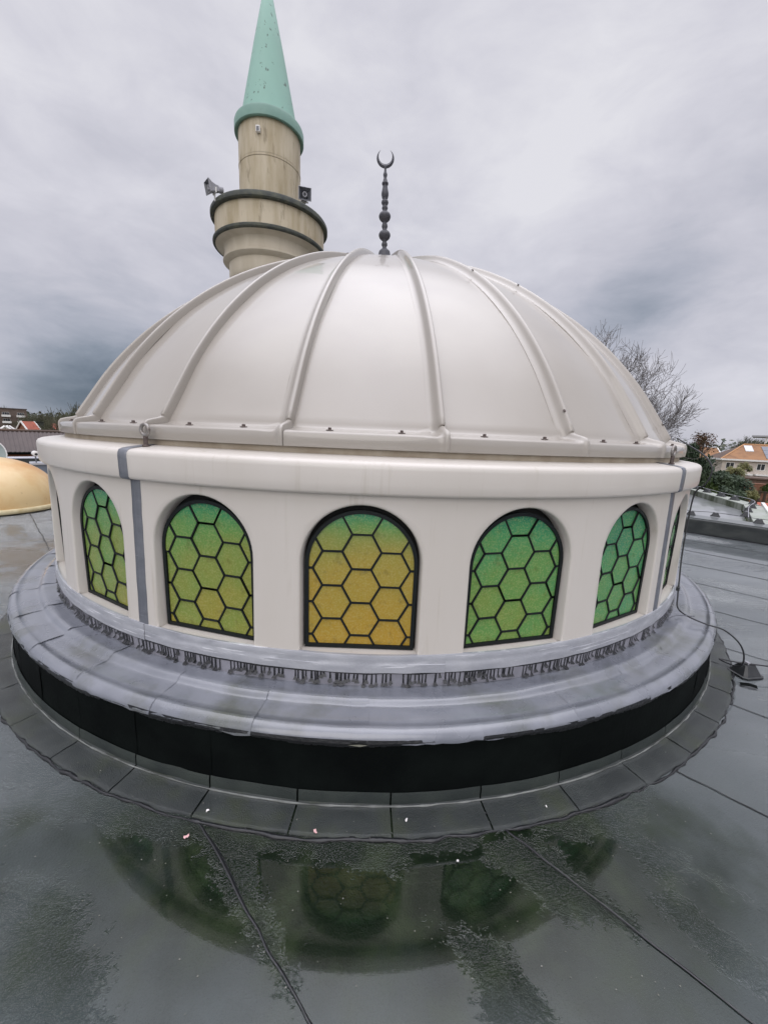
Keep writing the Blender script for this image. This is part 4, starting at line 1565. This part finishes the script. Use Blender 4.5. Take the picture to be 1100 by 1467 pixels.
# ------------------------------------------------------------------ buildings around
M['brick'] = mat('red_brick', (0.20, 0.085, 0.055), (0.27, 0.13, 0.085), 3, 8, rough=0.85)
M['cream_wall'] = mat('cream_render', (0.58, 0.52, 0.46), (0.50, 0.44, 0.39), 1, 6, rough=0.8)
M['orange_tile'] = mat('orange_roof_tile', (0.29, 0.15, 0.07), (0.20, 0.105, 0.055), 0.9, 8, rough=0.8, bump=0.4, bscale=8)
M['brown_tile'] = mat('brown_roof_tile', (0.12, 0.078, 0.058), (0.085, 0.06, 0.05), 1.2, 6, rough=0.8, bump=0.3, bscale=8)
M['red_tile'] = mat('red_roof_tile', (0.36, 0.10, 0.06), (0.26, 0.08, 0.055), 1.0, 6, rough=0.8)
M['grey_tile'] = mat('grey_brown_roof_tile', (0.105, 0.085, 0.082), (0.08, 0.066, 0.065), 1.0, 6, rough=0.75)
M['win_dark'] = mat('dark_window_pane', (0.02, 0.024, 0.03), rough=0.12, spec=0.7)
M['solar'] = mat('solar_glass', (0.085, 0.10, 0.135), (0.11, 0.125, 0.165), 2, rough=0.15, spec=0.8)
M['skylight'] = mat('skylight_glass', (0.55, 0.56, 0.58), rough=0.15)


def frame_at(o2, vdir, rdir):
    return Matrix(((rdir.x, vdir.x, 0, o2.x), (rdir.y, vdir.y, 0, o2.y), (0, 0, 1, 0), (0, 0, 0, 1)))


def add_window(parent, T, x0, x1, z0, z1, framem, y=0.0, bars=1, name='window'):
    """window on a wall plane y (local), frame proud, pane sub-part"""
    f = MB()
    t_ = 0.07
    f.box(x0, x1, y - 0.05, y + 0.02, z0, z0 + t_, T).box(x0, x1, y - 0.05, y + 0.02, z1 - t_, z1, T)
    f.box(x0, x0 + t_, y - 0.05, y + 0.02, z0 + t_, z1 - t_, T).box(x1 - t_, x1, y - 0.05, y + 0.02, z0 + t_, z1 - t_, T)
    for i in range(bars):
        xb = x0 + (x1 - x0) * (i + 1) / (bars + 1)
        f.box(xb - .03, xb + .03, y - 0.045, y + 0.02, z0 + t_, z1 - t_, T)
    fo = f.build(name, framem, parent)
    p_ = MB()
    p_.box(x0 + t_, x1 - t_, y - 0.025, y - 0.015, z0 + t_, z1 - t_, T)
    p_.build('pane', M['win_dark'], fo)
    return fo


# --- row house on the right, hipped orange roof
v_ = Vector((0.674, 0.739, 0))
r_ = Vector((0.739, -0.674, 0))
th = R(14)
fr_d = r_ * math.cos(th) + v_ * math.sin(th)
bk_d = v_ * math.cos(th) - r_ * math.sin(th)
HO = view(42.30, 0, 90.0)
T = frame_at(HO, bk_d, fr_d)
hs = tag(empty('row_house'), 'cream row house with orange hipped roof, solar panels and skylight on the right', 'house')
EZ = 0.05
b_ = MB()
b_.box(0, 22, 0, 8.6, GZ, EZ, T)
b_.build('wall', M['cream_wall'], hs)
ov = 0.45
b_ = MB()
RZ = 2.75
pts = [(-ov, -ov, EZ), (22, -ov, EZ), (22, 8.6 + ov, EZ), (-ov, 8.6 + ov, EZ), (3.6, 4.3, RZ), (22, 4.3, RZ)]
vs = [T @ Vector(p) for p in pts]
roof_f = b_.add(vs, [(0, 1, 5, 4), (2, 3, 4, 5)]).build('roof', M['orange_tile'], hs)
b_ = MB()
b_.add([vs[3], vs[0], vs[4]], [(0, 1, 2)])
b_.build('roof_hip', M['brown_tile'], hs)
b_ = MB()
b_.tube([vs[0], vs[4]], 0.13, 6).tube([vs[4], vs[5]], 0.13, 6)
b_.build('ridge_tile', mat('pale_ridge_tile', (0.42, 0.23, 0.11), rough=0.8), roof_f)
b_ = MB()
b_.box(-ov - .1, 22, -ov - .14, -ov, EZ - 0.16, EZ + 0.12, T).box(-ov - .14, -ov, -ov - .14, 8.6 + ov, EZ - 0.16, EZ + 0.12, T)
b_.build('gutter', M['white_trim'], hs)
dz = (RZ - EZ) / (4.3 + ov)


def on_roof(x, y, up=0.0):
    return T @ Vector((x, y, EZ + (y + ov) * dz + up))


def roof_slab(x0, x1, y0, y1, name, m, par_, up=0.06):
    vs = [on_roof(x0, y0, up), on_roof(x1, y0, up), on_roof(x1, y1, up), on_roof(x0, y1, up), on_roof(x0, y0, 0.01), on_roof(x1, y0, 0.01), on_roof(x1, y1, 0.01), on_roof(x0, y1, 0.01)]
    b_ = MB().add(vs, [(0, 1, 2, 3), (0, 4, 5, 1), (1, 5, 6, 2), (2, 6, 7, 3), (3, 7, 4, 0)])
    return b_.build(name, m, par_)


roof_slab(3.4, 4.5, 2.1, 3.75, 'skylight', M['skylight'], roof_f, 0.12)
for row in range(3):
    for c in range(3 + row // 2):
        roof_slab(5.75 + c * 1.08, 5.75 + c * 1.08 + 1.03, 0.15 + row * 1.18, 0.15 + row * 1.18 + 1.13, 'solar_panel', M['solar'], roof_f, 0.10)
b_ = MB()
b_.box(12, 13, 3.7, 4.7, 1.6, 3.5, T)
b_.build('chimney', M['brick'], roof_f)
for i, (x0, x1) in enumerate(((0.55, 1.7), (2.5, 3.5), (4.65, 5.75), (6.7, 7.8), (8.8, 9.9))):
    add_window(hs, T, x0, x1, -1.55, -0.45, M['brick'] if i == 1 else M['white_trim'], 0.0, 1)
for x0, x1 in ((2.35, 4.1), (4.5, 6.5), (7.2, 9.2)):
    b_ = MB()
    b_.box(x0, x1, -1.0, -0.02, -2.45, -2.22, T)
    b_.build('porch_roof', M['white_trim'], hs)
for x0, x1 in ((2.5, 3.9), (4.8, 6.3), (7.4, 9.0)):
    add_window(hs, T, x0, x1, -4.4, -2.6, M['white_trim'], 0.0, 2)


# generic small gabled house far off
def gable_house(az, dist, w, d, ze, zr, rot, roofm, wallm, label, cat='house', chimney=None, verge=True):
    o2 = view(az, 0, dist)
    v0 = Vector((math.sin(R(az)), math.cos(R(az)), 0))
    r0 = Vector((v0.y, -v0.x, 0))
    f_d = r0 * math.cos(rot) + v0 * math.sin(rot)
    b_d = v0 * math.cos(rot) - r0 * math.sin(rot)
    T = frame_at(o2, b_d, f_d)
    h = tag(empty('house', (0, 0, 0)), label, cat)
    b_ = MB()
    b_.box(-w / 2, w / 2, 0, d, GZ, ze, T)
    vs = [T @ Vector(p) for p in ((-w / 2, 0, ze), (-w / 2, d, ze), (-w / 2, d / 2, zr - .05), (w / 2, 0, ze), (w / 2, d, ze), (w / 2, d / 2, zr - .05))]
    b_.add(vs, [(0, 1, 2), (3, 5, 4)])
    b_.build('wall', wallm, h)
    o_ = 0.35
    sl = (zr - ze) / (d / 2)
    pts = [(-w / 2 - o_, -o_, ze - sl * o_), (w / 2 + o_, -o_, ze - sl * o_), (w / 2 + o_, d / 2, zr), (-w / 2 - o_, d / 2, zr), (w / 2 + o_, d + o_, ze - sl * o_), (-w / 2 - o_, d + o_, ze - sl * o_)]
    vs = [T @ Vector(p) for p in pts]
    vs2 = [q + Vector((0, 0, 0.15)) for q in vs]
    b_ = MB().add(vs + vs2, [(6, 7, 8, 9), (9, 8, 10, 11), (0, 1, 7, 6), (1, 2, 8, 7), (3, 0, 6, 9), (2, 4, 10, 8), (5, 3, 9, 11), (4, 5, 11, 10)])
    ro = b_.build('roof', roofm, h)
    if verge:
        b_ = MB()
        for a_, c_ in ((6, 9), (9, 11), (7, 8), (8, 10)):
            allv = vs + vs2
            b_.tube([allv[a_], allv[c_]], 0.16, 4)
        b_.build('bargeboard', M['white_trim'], h)
    for i in range(max(1, int(w // 3))):
        xc = -w / 2 + w * (i + .5) / max(1, int(w // 3))
        add_window(h, T, xc - .6, xc + .6, ze - 1.7, ze - .5, M['white_trim'])
    if chimney:
        cx_, cw, ct = chimney
        b_ = MB()
        b_.box(cx_ - cw / 2, cx_ + cw / 2, d / 2 - .5, d / 2 + .5, zr - 1.2, ct, T)
        b_.box(cx_ - cw / 2 - .1, cx_ + cw / 2 + .1, d / 2 - .6, d / 2 + .6, ct, ct + .15, T)
        b_.build('chimney', M['moss_edge'], ro)
    return h


# houses seen over the tiled ridge on the left
gable_house(-42.9, 75, 6, 8, -1.0, 1.55, R(80), mat('green_grey_roof', (0.085, 0.10, 0.095), rough=0.7), M['cream_wall'], 'house with dark grey green roof and white bargeboards at the far left')
gable_house(-41.55, 68, 2.2, 3, -0.6, 0.75, R(85), M['grey_tile'], M['cream_wall'], 'small white edged gable in front of the grey green roof')
gable_house(-40.45, 120, 2.0, 6, -1.5, 1.45, R(30), M['red_tile'], M['brick'], 'red roofed house with a broad dark chimney left of the dome', chimney=(2.2, 1.5, 1.55))
gable_house(-38.75, 125, 2.2, 6, -1.5, 1.15, R(-10), M['red_tile'], M['brick'], 'red roofed house just peeping beside the cream flange', verge=False)
# houses on the right behind the row house
gable_house(41.1, 118, 5.5, 8, -0.7, 1.9, R(25), M['orange_tile'], M['cream_wall'], 'small orange roofed house left of the row house', verge=True, chimney=(-1.2, 1.0, 2.6))
gable_house(46.4, 112, 12, 8, 0.2, 2.4, R(-12), M['orange_tile'], M['cream_wall'], 'orange roofed house behind the solar panels at the right edge', verge=False)

# modern building with a thin flat canopy
cb = tag(empty('canopy_building', (0, 0, 0)), 'grey glass building under a thin flat canopy roof at the right edge', 'building')
o2 = view(46.3, 0, 130)
v0 = Vector((math.sin(R(46.3)), math.cos(R(46.3)), 0))
r0 = Vector((v0.y, -v0.x, 0))
T2 = frame_at(o2, v0, r0)
b_ = MB()
b_.box(-1.6, 9, 0, 8, GZ, 4.4, T2)
b_.build('wall', mat('blue_grey_cladding', (0.30, 0.32, 0.38), rough=0.35), cb)
b_ = MB()
b_.box(-4.6, 10, -2, 9, 5.0, 5.35, T2)
b_.build('canopy', mat('grey_canopy', (0.34, 0.35, 0.37), rough=0.5), cb)
b_ = MB()
b_.box(-2.2, -1.8, -1.4, -1.0, GZ, 5.0, T2)
b_.build('post', M['white_trim'], cb)

# --- long tiled building on the left
TL, TR = view(-46.5, 0, 37), view(-36, 0, 33.5)
ax = Vector((Q2, Q2, 0)).normalized()
pr = Vector((Q2, -Q2, 0))               # towards us
ridge0 = Vector((-24.05, 20.71, 0.95)) - ax * 14
tb = tag(empty('tiled_building', (0, 0, 0)), 'long building with dark brown ribbed tile roof behind the left parapet', 'building')
Lr = 26.0
b_ = MB()
npp = int(Lr / 0.035)
vs, fs = [], []
for i in range(npp + 1):
    u = i / npp * Lr
    hgt = 0.028 * math.cos(2 * PI * u / 0.21)
    for kx, (dx, dz_) in enumerate(((0, 0), (0.65, -0.42), (1.30, -0.85), (1.95, -1.27))):
        p = ridge0 + ax * u + pr * dx + Vector((0, 0, dz_ + hgt + (0.02 if kx else 0)))
        vs.append(p)
for i in range(npp):
    for q in range(3):
        fs.append((i * 4 + q, i * 4 + q + 1, i * 4 + 5 + q, i * 4 + 4 + q))
tag(b_.add(vs, fs).build('roof_tile', M['grey_tile'], tb, smooth=True), kind='stuff')
b_ = MB()
A0, A1 = ridge0, ridge0 + ax * Lr
E0, E1 = A0 + pr * 1.8 + Vector((0, 0, -1.25)), A1 + pr * 1.8 + Vector((0, 0, -1.25))
B0, B1 = A0 - pr * 1.8 + Vector((0, 0, -1.25)), A1 - pr * 1.8 + Vector((0, 0, -1.25))
dn = lambda p: Vector((p.x, p.y, GZ))
b_.add([E0, E1, dn(E1), dn(E0), B0, B1, dn(B1), dn(B0), A0 - Vector((0, 0, .1)), A1 - Vector((0, 0, .1))], [(0, 1, 2, 3), (5, 4, 7, 6), (0, 3, 7, 4), (1, 5, 6, 2), (0, 4, 8), (1, 9, 5), (8, 4, 5, 9)])
b_.build('wall', M['brick'], tb)
b_ = MB()
b_.tube([A0 + Vector((0, 0, .03)), A1 + Vector((0, 0, .03))], 0.09, 8)
b_.build('ridge_tile', M['brown_tile'], tb)
b_ = MB()
e0, e1 = A0 + pr * 2.02 + Vector((0, 0, -1.33)), A1 + pr * 2.02 + Vector((0, 0, -1.33))
b_.tube([e0, e1], 0.08, 6)
b_.build('gutter', M['curb_wall'], tb)
# --- flat blocks of flats far left
ab = tag(empty('apartment_block', (0, 0, 0)), 'brown brick apartment block with white balconies at the far left', 'apartment block')
o2 = view(-43.6, 0, 300)
v0 = Vector((math.sin(R(-43.6)), math.cos(R(-43.6)), 0))
r0 = Vector((v0.y, -v0.x, 0))
T3 = frame_at(o2, v0, r0)
b_ = MB()
b_.box(-14, 13, 0, 10, GZ, 8.0, T3)
b_.build('wall', mat('brown_brick_block', (0.11, 0.082, 0.068), (0.14, 0.105, 0.09), 0.5, rough=0.85), ab)
b_ = MB()
b_.box(-14.3, 13.3, -0.3, 10.3, 8.0, 8.4, T3)
b_.build('roof', M['grey_tile'], ab)
for x0 in (-12.5, -6.0, 2.6, 8.6):
    for z0 in (0.2, 3.6):
        b_ = MB()
        b_.box(x0, x0 + 3.6, -1.4, 0, z0, z0 + .15, T3).box(x0, x0 + 3.6, -1.4, -1.28, z0 + .15, z0 + 1.1, T3)
        b_.box(x0, x0 + .12, -1.28, 0, z0 + .15, z0 + 1.1, T3).box(x0 + 3.48, x0 + 3.6, -1.28, 0, z0 + .15, z0 + 1.1, T3)
        b_.build('balcony', M['white_trim'], ab)
        add_window(ab, T3, x0 + .4, x0 + 3.2, z0 + .2, z0 + 2.5, M['white_trim'], 0.0, 2)

# brick wall, fence and shed in the garden on the right
gw = tag(empty('garden_wall', tuple(view(45.3, 0, 74)[:2]) + (GZ,)), 'long red brick garden wall below the row house', 'garden wall')
o2 = view(43.6, 0, 76)
T4 = frame_at(o2, bk_d, fr_d)
b_ = MB()
b_.box(0, 16, 0, 0.3, GZ, -3.0, T4)
at_parent(b_.build('wall', M['brick']), gw)
b_ = MB()
b_.box(-0.05, 16.05, -0.06, 0.36, -3.0, -2.9, T4)
at_parent(b_.build('coping', mat('terracotta_coping', (0.30, 0.15, 0.105), rough=0.8)), gw)
sh = tag(empty('shed', tuple(view(45.5, 0, 82)[:2]) + (GZ,)), 'brown shed with flat brown roof in front of the row house', 'shed')
o2 = view(43.3, 0, 80)
T5 = frame_at(o2, bk_d, fr_d)
b_ = MB()
b_.box(1, 14, 0, 4, GZ, -2.55, T5)
at_parent(b_.build('wall', mat('brown_boarding', (0.10, 0.062, 0.045), (0.14, 0.09, 0.07), 3, 5, (4, 4, .3), rough=0.85)), sh)
b_ = MB()
b_.box(0.8, 14.2, -.3, 4.3, -2.55, -2.35, T5)
at_parent(b_.build('roof', M['brown_tile']), sh)
for i in range(1):
    o = add_window(sh, T5, 9, 11, -4.6, -3.2, M['white_trim'])
    at_parent(o, sh)
bh = tag(empty('brick_extension', tuple(view(47.2, 0, 27)[:2]) + (GZ,)), 'red tiled lean-to roof at the lower right beyond the white gutter', 'outbuilding')
o2 = view(46.55, 0, 27)
T6 = frame_at(o2, Vector((0.68, 0.73, 0)), Vector((0.73, -0.68, 0)))
b_ = MB()
b_.box(0, 6, 0, 3, GZ, -2.1, T6)
at_parent(b_.build('wall', M['brick']), bh)
b_ = MB()
vs = [T6 @ Vector(p) for p in ((-.2, -.3, -2.15), (6, -.3, -2.15), (6, 3, -1.30), (-.2, 3, -1.30))]
b_.add(vs + [q + Vector((0, 0, .1)) for q in vs], [(4, 5, 6, 7), (0, 1, 5, 4), (3, 0, 4, 7), (1, 2, 6, 5), (2, 3, 7, 6)])
at_parent(b_.build('roof', M['red_tile']), bh)
# lawn
lw = MB()
L0 = [view(40, 0, 55), view(49, 0, 52), view(49, 0, 84), (view(39.5, 0, 86))]
lw.add([(p.x, p.y, GZ + 0.01) for p in L0], [(0, 1, 2, 3)])
tag(lw.build('lawn', mat('lawn_grass', (0.11, 0.15, 0.035), (0.07, 0.10, 0.03), 0.6, 6, rough=0.9)), kind='structure')

# pergola fence in the garden
pf = tag(empty('pergola', tuple(view(45.6, 0, 70)[:2]) + (GZ,)), 'dark brown timber pergola standing on the lawn below the brick wall', 'pergola')
for i in range(5):
    b_ = MB()
    p = view(45.0 + i * 0.42, 0, 70 - i * .3)
    b_.box(p.x - .1, p.x + .1, p.y - .1, p.y + .1, GZ, GZ + 2.6)
    at_parent(b_.build('post', mat('dark_timber', (0.075, 0.05, 0.038), rough=0.9)), pf)
for dz_ in (2.5, 1.3):
    b_ = MB()
    a_, c_ = view(44.9, 0, 70), view(46.8, 0, 68.7)
    b_.tube([(a_.x, a_.y, GZ + dz_), (c_.x, c_.y, GZ + dz_)], 0.09, 4)
    at_parent(b_.build('rail', bpy.data.materials['dark_timber']), pf)

# ------------------------------------------------------------------ vegetation
M['bark'] = mat('grey_bark', (0.085, 0.075, 0.070), (0.12, 0.11, 0.10), 3, rough=0.9)
M['twig'] = mat('dark_twigs', (0.10, 0.092, 0.092), (0.13, 0.12, 0.115), 2, rough=0.9)
M['twig_brown'] = mat('brown_green_twigs', (0.085, 0.075, 0.05), (0.075, 0.085, 0.045), 0.5, rough=0.9)
M['leaf_dark'] = mat('dark_evergreen_leaf', (0.022, 0.042, 0.022), (0.045, 0.07, 0.032), 0.8, 5, rough=0.7)
M['leaf_mid'] = mat('mid_green_leaf', (0.065, 0.11, 0.035), (0.11, 0.15, 0.05), 0.9, 5, rough=0.7)
M['leaf_pale'] = mat('pale_yellow_leaf', (0.20, 0.19, 0.075), (0.13, 0.14, 0.06), 1.0, 5, rough=0.7)
M['leaf_red'] = mat('russet_leaf', (0.15, 0.075, 0.05), (0.11, 0.08, 0.045), 1.0, 5, rough=0.8)


def grow(mb, p, d, length, rad, depth, rnd, tw, upward=0.25, spread=0.6, segs=4, kids=(3, 5), minrad=0.006, shrink=0.66):
    """recursive branch; wood goes to mb, last two orders to tw"""
    pts = [p.copy()]
    dirs = [d.copy()]
    for i in range(segs):
        d = (d + Vector((rnd.gauss(0, .12), rnd.gauss(0, .12), rnd.gauss(0, .10) + upward * 0.22))).normalized()
        p = p + d * (length / segs)
        pts.append(p.copy())
        dirs.append(d.copy())
    r1 = max(minrad, rad * 0.45)
    rads = [rad + (r1 - rad) * i / segs for i in range(segs + 1)]
    (tw if depth <= 1 else mb).tube(pts, rads, 3 if depth <= 1 else 5, False)
    if depth == 0:
        return
    nk = rnd.randint(*kids)
    for i in range(nk):
        f = 0.30 + 0.70 * (i + rnd.random() * .8) / nk
        j = min(segs, int(f * segs))
        b0 = pts[j]
        side = dirs[j].orthogonal().normalized()
        side.rotate(Matrix.Rotation(rnd.uniform(0, 2 * PI), 3, dirs[j]))
        nd = (dirs[j] * (1 - spread * .55) + side * spread * rnd.uniform(.6, 1.1)).normalized()
        grow(mb, b0, nd, length * shrink * rnd.uniform(.75, 1.15), max(minrad, rads[j] * 0.58), depth - 1, rnd, tw, upward, spread, segs if depth > 1 else 3, kids, minrad, shrink)


def bare_tree_mesh(seed, height, depth, kids, spread, upward, minrad, mats, trunk_f=0.25, nmain=6):
    rnd = random.Random(seed)
    tr, wood, tw = MB(), MB(), MB()
    th_ = height * trunk_f
    tr.tube([(0, 0, -0.3), (0.05, 0, th_ * .4), (0, .05, th_), (0.05, 0.1, th_ * 1.5)], [height * .028, height * .021, height * .018, height * .012], 9)
    for i in range(nmain):
        a = 2 * PI * i / nmain + rnd.uniform(-.3, .3)
        el = rnd.uniform(R(28), R(70))
        d = Vector((math.cos(a) * math.cos(el), math.sin(a) * math.cos(el), math.sin(el)))
        grow(wood, Vector((0, 0, th_ * rnd.uniform(.85, 1.3))), d, height * rnd.uniform(.30, .42), height * .010, depth, rnd, tw, upward, spread, 5, kids, minrad)
    return tr.mesh('trunk', mats[0]), wood.mesh('branches', mats[0]), tw.mesh('twigs', mats[1])


def put_tree(meshes, loc, sc, rz, label, group=None, name='bare_tree', cat='tree'):
    t_ = tag(empty(name, loc, rz), label, cat, group)
    t_.scale = (sc, sc, sc)
    for n_, me in zip(('trunk', 'branches', 'twigs'), meshes):
        link(n_, me, t_)
    return t_


big = bare_tree_mesh(21, 15.0, 5, (4, 5), 0.78, 0.62, 0.009, (M['bark'], M['twig']), 0.24, 9)
bp = view(27.3, 0, 29)
bt = put_tree(big, (bp.x, bp.y, GZ), 1.0, R(40), 'big bare winter tree rising behind the right shoulder of the dome')
bt.scale = (0.92, 0.92, 1.06)

small = [bare_tree_mesh(s, 9.0, 3, (4, 6), 0.6, 0.5, 0.022, (M['bark'], M['twig_brown']), 0.25, 7) for s in (3, 8, 14)]
left_spots = [(-46.0, 95, 1.25), (-43.6, 335, 2.1), (-42.4, 340, 1.75), (-41.7, 330, 1.7), (-41.0, 180, 1.30), (-40.4, 150, 1.16), (-39.8, 165, 1.25), (-39.2, 150, 1.2), (-38.6, 155, 1.28), (-38.1, 130, 1.25), (-37.5, 120, 1.38), (-36.9, 105, 1.36), (-36.3, 115, 1.45), (-40.7, 125, 0.95), (-39.4, 112, 0.9), (-41.4, 210, 1.15)]
left_labels = ['bare tree outside the left edge of the wooded line', 'bare tree against the sky at the far left edge', 'bare tree rising behind the apartment block', 'bare tree at the right end of the apartment block',
               'bare tree just right of the apartment block', 'bare tree above the white verge of the red house', 'bare tree left of the dark chimney', 'bare tree behind the dark chimney', 'bare tree right of the dark chimney',
               'bare tree above the second red roof', 'tall bare tree left of the dome flange on the left side', 'tallest bare tree of the left row, touching the dome', 'bare tree hidden mostly by the left flank of the dome', 'low bare tree in front of the row by the red house', 'low bare tree at the foot of the dark chimney', 'low bare tree between the apartment block and the red house']
for i, (a_, ds, sc) in enumerate(left_spots):
    p = view(a_, 0, ds)
    put_tree(small[i % 3], (p.x, p.y, GZ), sc, i * 1.3, left_labels[i], 'bare trees beyond the roofs on the left')


def leafy_mesh(seed, n, m, lumps=9, leaf=0.16, flat=1.0):
    """unit crown of radius ~1 made of many small leaf clumps"""
    rnd = random.Random(seed)
    cs = []
    for i in range(lumps):
        a, el = rnd.uniform(0, 2 * PI), rnd.uniform(-.4, 1.3)
        rr = rnd.uniform(.35, .72)
        cs.append((Vector((math.cos(a) * math.cos(el) * rr, math.sin(a) * math.cos(el) * rr, math.sin(el) * rr * flat)), rnd.uniform(.28, .48)))
    b_ = MB()
    for i in range(n):
        c, cr_ = rnd.choice(cs)
        d = Vector((rnd.gauss(0, 1), rnd.gauss(0, 1), rnd.gauss(0, 1)))
        d.normalize()
        p = c + d * cr_ * (rnd.random() ** 0.35)
        s_ = leaf * rnd.uniform(.5, 1.2)
        u = Vector((rnd.gauss(0, 1), rnd.gauss(0, 1), rnd.gauss(0, 1))).normalized()
        w = u.orthogonal().normalized()
        b_.add([p - u * s_, p + w * s_ * .45, p + u * s_, p - w * s_ * .45], [(0, 1, 2, 3)])
    return b_.mesh('foliage', m)


FO = {k: [leafy_mesh(s + 40 * i, 2600, M[k], 9, 0.10) for s in (1, 2)] for i, k in enumerate(('leaf_dark', 'leaf_mid', 'leaf_pale', 'leaf_red'))}
stem_b = MB()
stem_b.tube([(0, 0, -1.4), (0.03, 0, -.5), (0, 0.02, 0.3)], [0.07, 0.05, 0.02], 6)
STEM = stem_b.mesh('stem', M['bark'])


def shrub(az, dist, zc, rad, kind, label, name='shrub', cat='shrub', sx=1.0, sz=1.0, v=0, group=None):
    p = view(az, 0, dist)
    t_ = tag(empty(name, (p.x, p.y, zc), az), label, cat, group)
    t_.scale = (rad * sx, rad * sx, rad * sz)
    link('foliage', FO[kind][v % 2], t_)
    so = link('stem', STEM, t_)
    so.scale = (1, 1, max(1.0, (zc - GZ) / (rad * sz) / 1.4))
    return t_


# garden on the right: elevations below are real heights
shrub(41.2, 58, -3.6, 2.4, 'leaf_dark', 'large dark evergreen bush right next to the drum', sz=0.9)
shrub(42.7, 64, -3.0, 2.3, 'leaf_dark', 'dark evergreen bush in front of the row house corner', v=1)
shrub(43.6, 66, -3.6, 2.4, 'leaf_dark', 'dark round bush left of the brown shed')
shrub(43.0, 60, -3.9, 1.9, 'leaf_dark', 'low dark bush at the back of the lawn', v=1, sz=.8)
shrub(39.8, 46, -0.9, 2.2, 'leaf_dark', 'tall dark conifer rising beside the cable on the right', name='conifer', cat='tree', sx=0.8, sz=1.45)
shrub(40.6, 52, -2.2, 2.2, 'leaf_mid', 'mid green bush below the tall conifer', v=1)
shrub(44.3, 84, -1.2, 1.0, 'leaf_pale', 'pale yellow bush against the row house wall', sz=1.1)
shrub(43.55, 80, -1.9, 1.3, 'leaf_pale', 'yellow green bush at the left of the porch', v=1)
shrub(45.3, 66, -4.0, 0.9, 'leaf_pale', 'pale spiky bush in front of the brick wall')
shrub(45.0, 60, -4.9, 1.0, 'leaf_dark', 'small dark round bush on the lawn', v=1)
shrub(44.4, 62, -5.2, 0.8, 'leaf_mid', 'small green bush on the lawn left of the dark one')
shrub(46.4, 40, -3.6, 1.5, 'leaf_pale', 'straggly pale bush beyond the white gutter')
shrub(46.2, 44, -4.6, 1.6, 'leaf_mid', 'green bush behind the straggly pale bush', v=1)
shrub(42.0, 44, -5.1, 0.9, 'leaf_mid', 'green shrub just beyond the mossy upstand')
shrub(41.0, 40, -3.9, 1.1, 'leaf_mid', 'green shrub next to the drum beyond the mossy upstand', v=1)
shrub(46.6, 75, -3.6, 1.3, 'leaf_mid', 'green bush above the brick wall at the right edge')
rt = shrub(40.45, 72, 2.2, 2.3, 'leaf_red', 'airy russet tree behind the tall conifer on the right', name='russet_tree', cat='tree', sx=0.95, v=1)
for c_ in rt.children:
    if c_.name.startswith('foliage'):
        c_.data = leafy_mesh(77, 900, M['leaf_red'], 11, 0.075)
p = view(40.45, 0, 72.5)
rtb = link('branches', small[1][1], rt)
rtb.scale = (0.26, 0.26, 0.22)
rtb.location = (0, 0, -1.1)
shrub(46.0, 118, 2.6, 1.8, 'leaf_mid', 'yellow green tree beneath the flat canopy', name='leafy_tree', cat='tree')
for i, (a_, ds, sc) in enumerate([(39.2, 70, 0.95), (38.6, 60, 0.85), (43.9, 260, 1.75), (44.8, 270, 1.7), (45.4, 250, 1.65)]):
    p = view(a_, 0, ds)
    put_tree(small[i % 3], (p.x, p.y, GZ), sc, i * 2.1, ('bare tree close to the dome flange on the right', 'slim bare tree half hidden by the dome flange', 'distant bare tree above the skylight of the orange roof', 'distant bare tree above the solar panels',
                                                          'distant bare tree left of the flat canopy')[i], None if i < 2 else 'distant bare trees above the orange ridge')

# far woodland all round, reading as one mass
wd = MB()
rw = random.Random(5)
for i in range(9000):
    a_ = rw.uniform(-62, 62)
    ds = rw.uniform(330, 520)
    hgt = (9.5 if a_ < 0 else 10.5) + 4.0 * float(vnoise(a_ * 0.9, 3.0, 8)) + 2.5 * float(vnoise(a_ * 4, 5.0, 9))
    p = view(a_, 0, ds)
    z = GZ + hgt * rw.random() ** 0.6
    s_ = rw.uniform(1.0, 2.4)
    u = Vector((rw.gauss(0, 1), rw.gauss(0, 1), rw.gauss(0, 1.3))).normalized()
    w = u.orthogonal().normalized()
    c = Vector((p.x, p.y, z))
    wd.add([c - u * s_, c + w * s_ * .5, c + u * s_, c - w * s_ * .5], [(0, 1, 2, 3)])
tag(wd.build('woodland', mat('far_woodland', (0.080, 0.085, 0.058), (0.06, 0.075, 0.06), 0.02, 5, rough=0.9)), 'distant brown green woodland along the horizon', 'woodland', None, 'stuff')
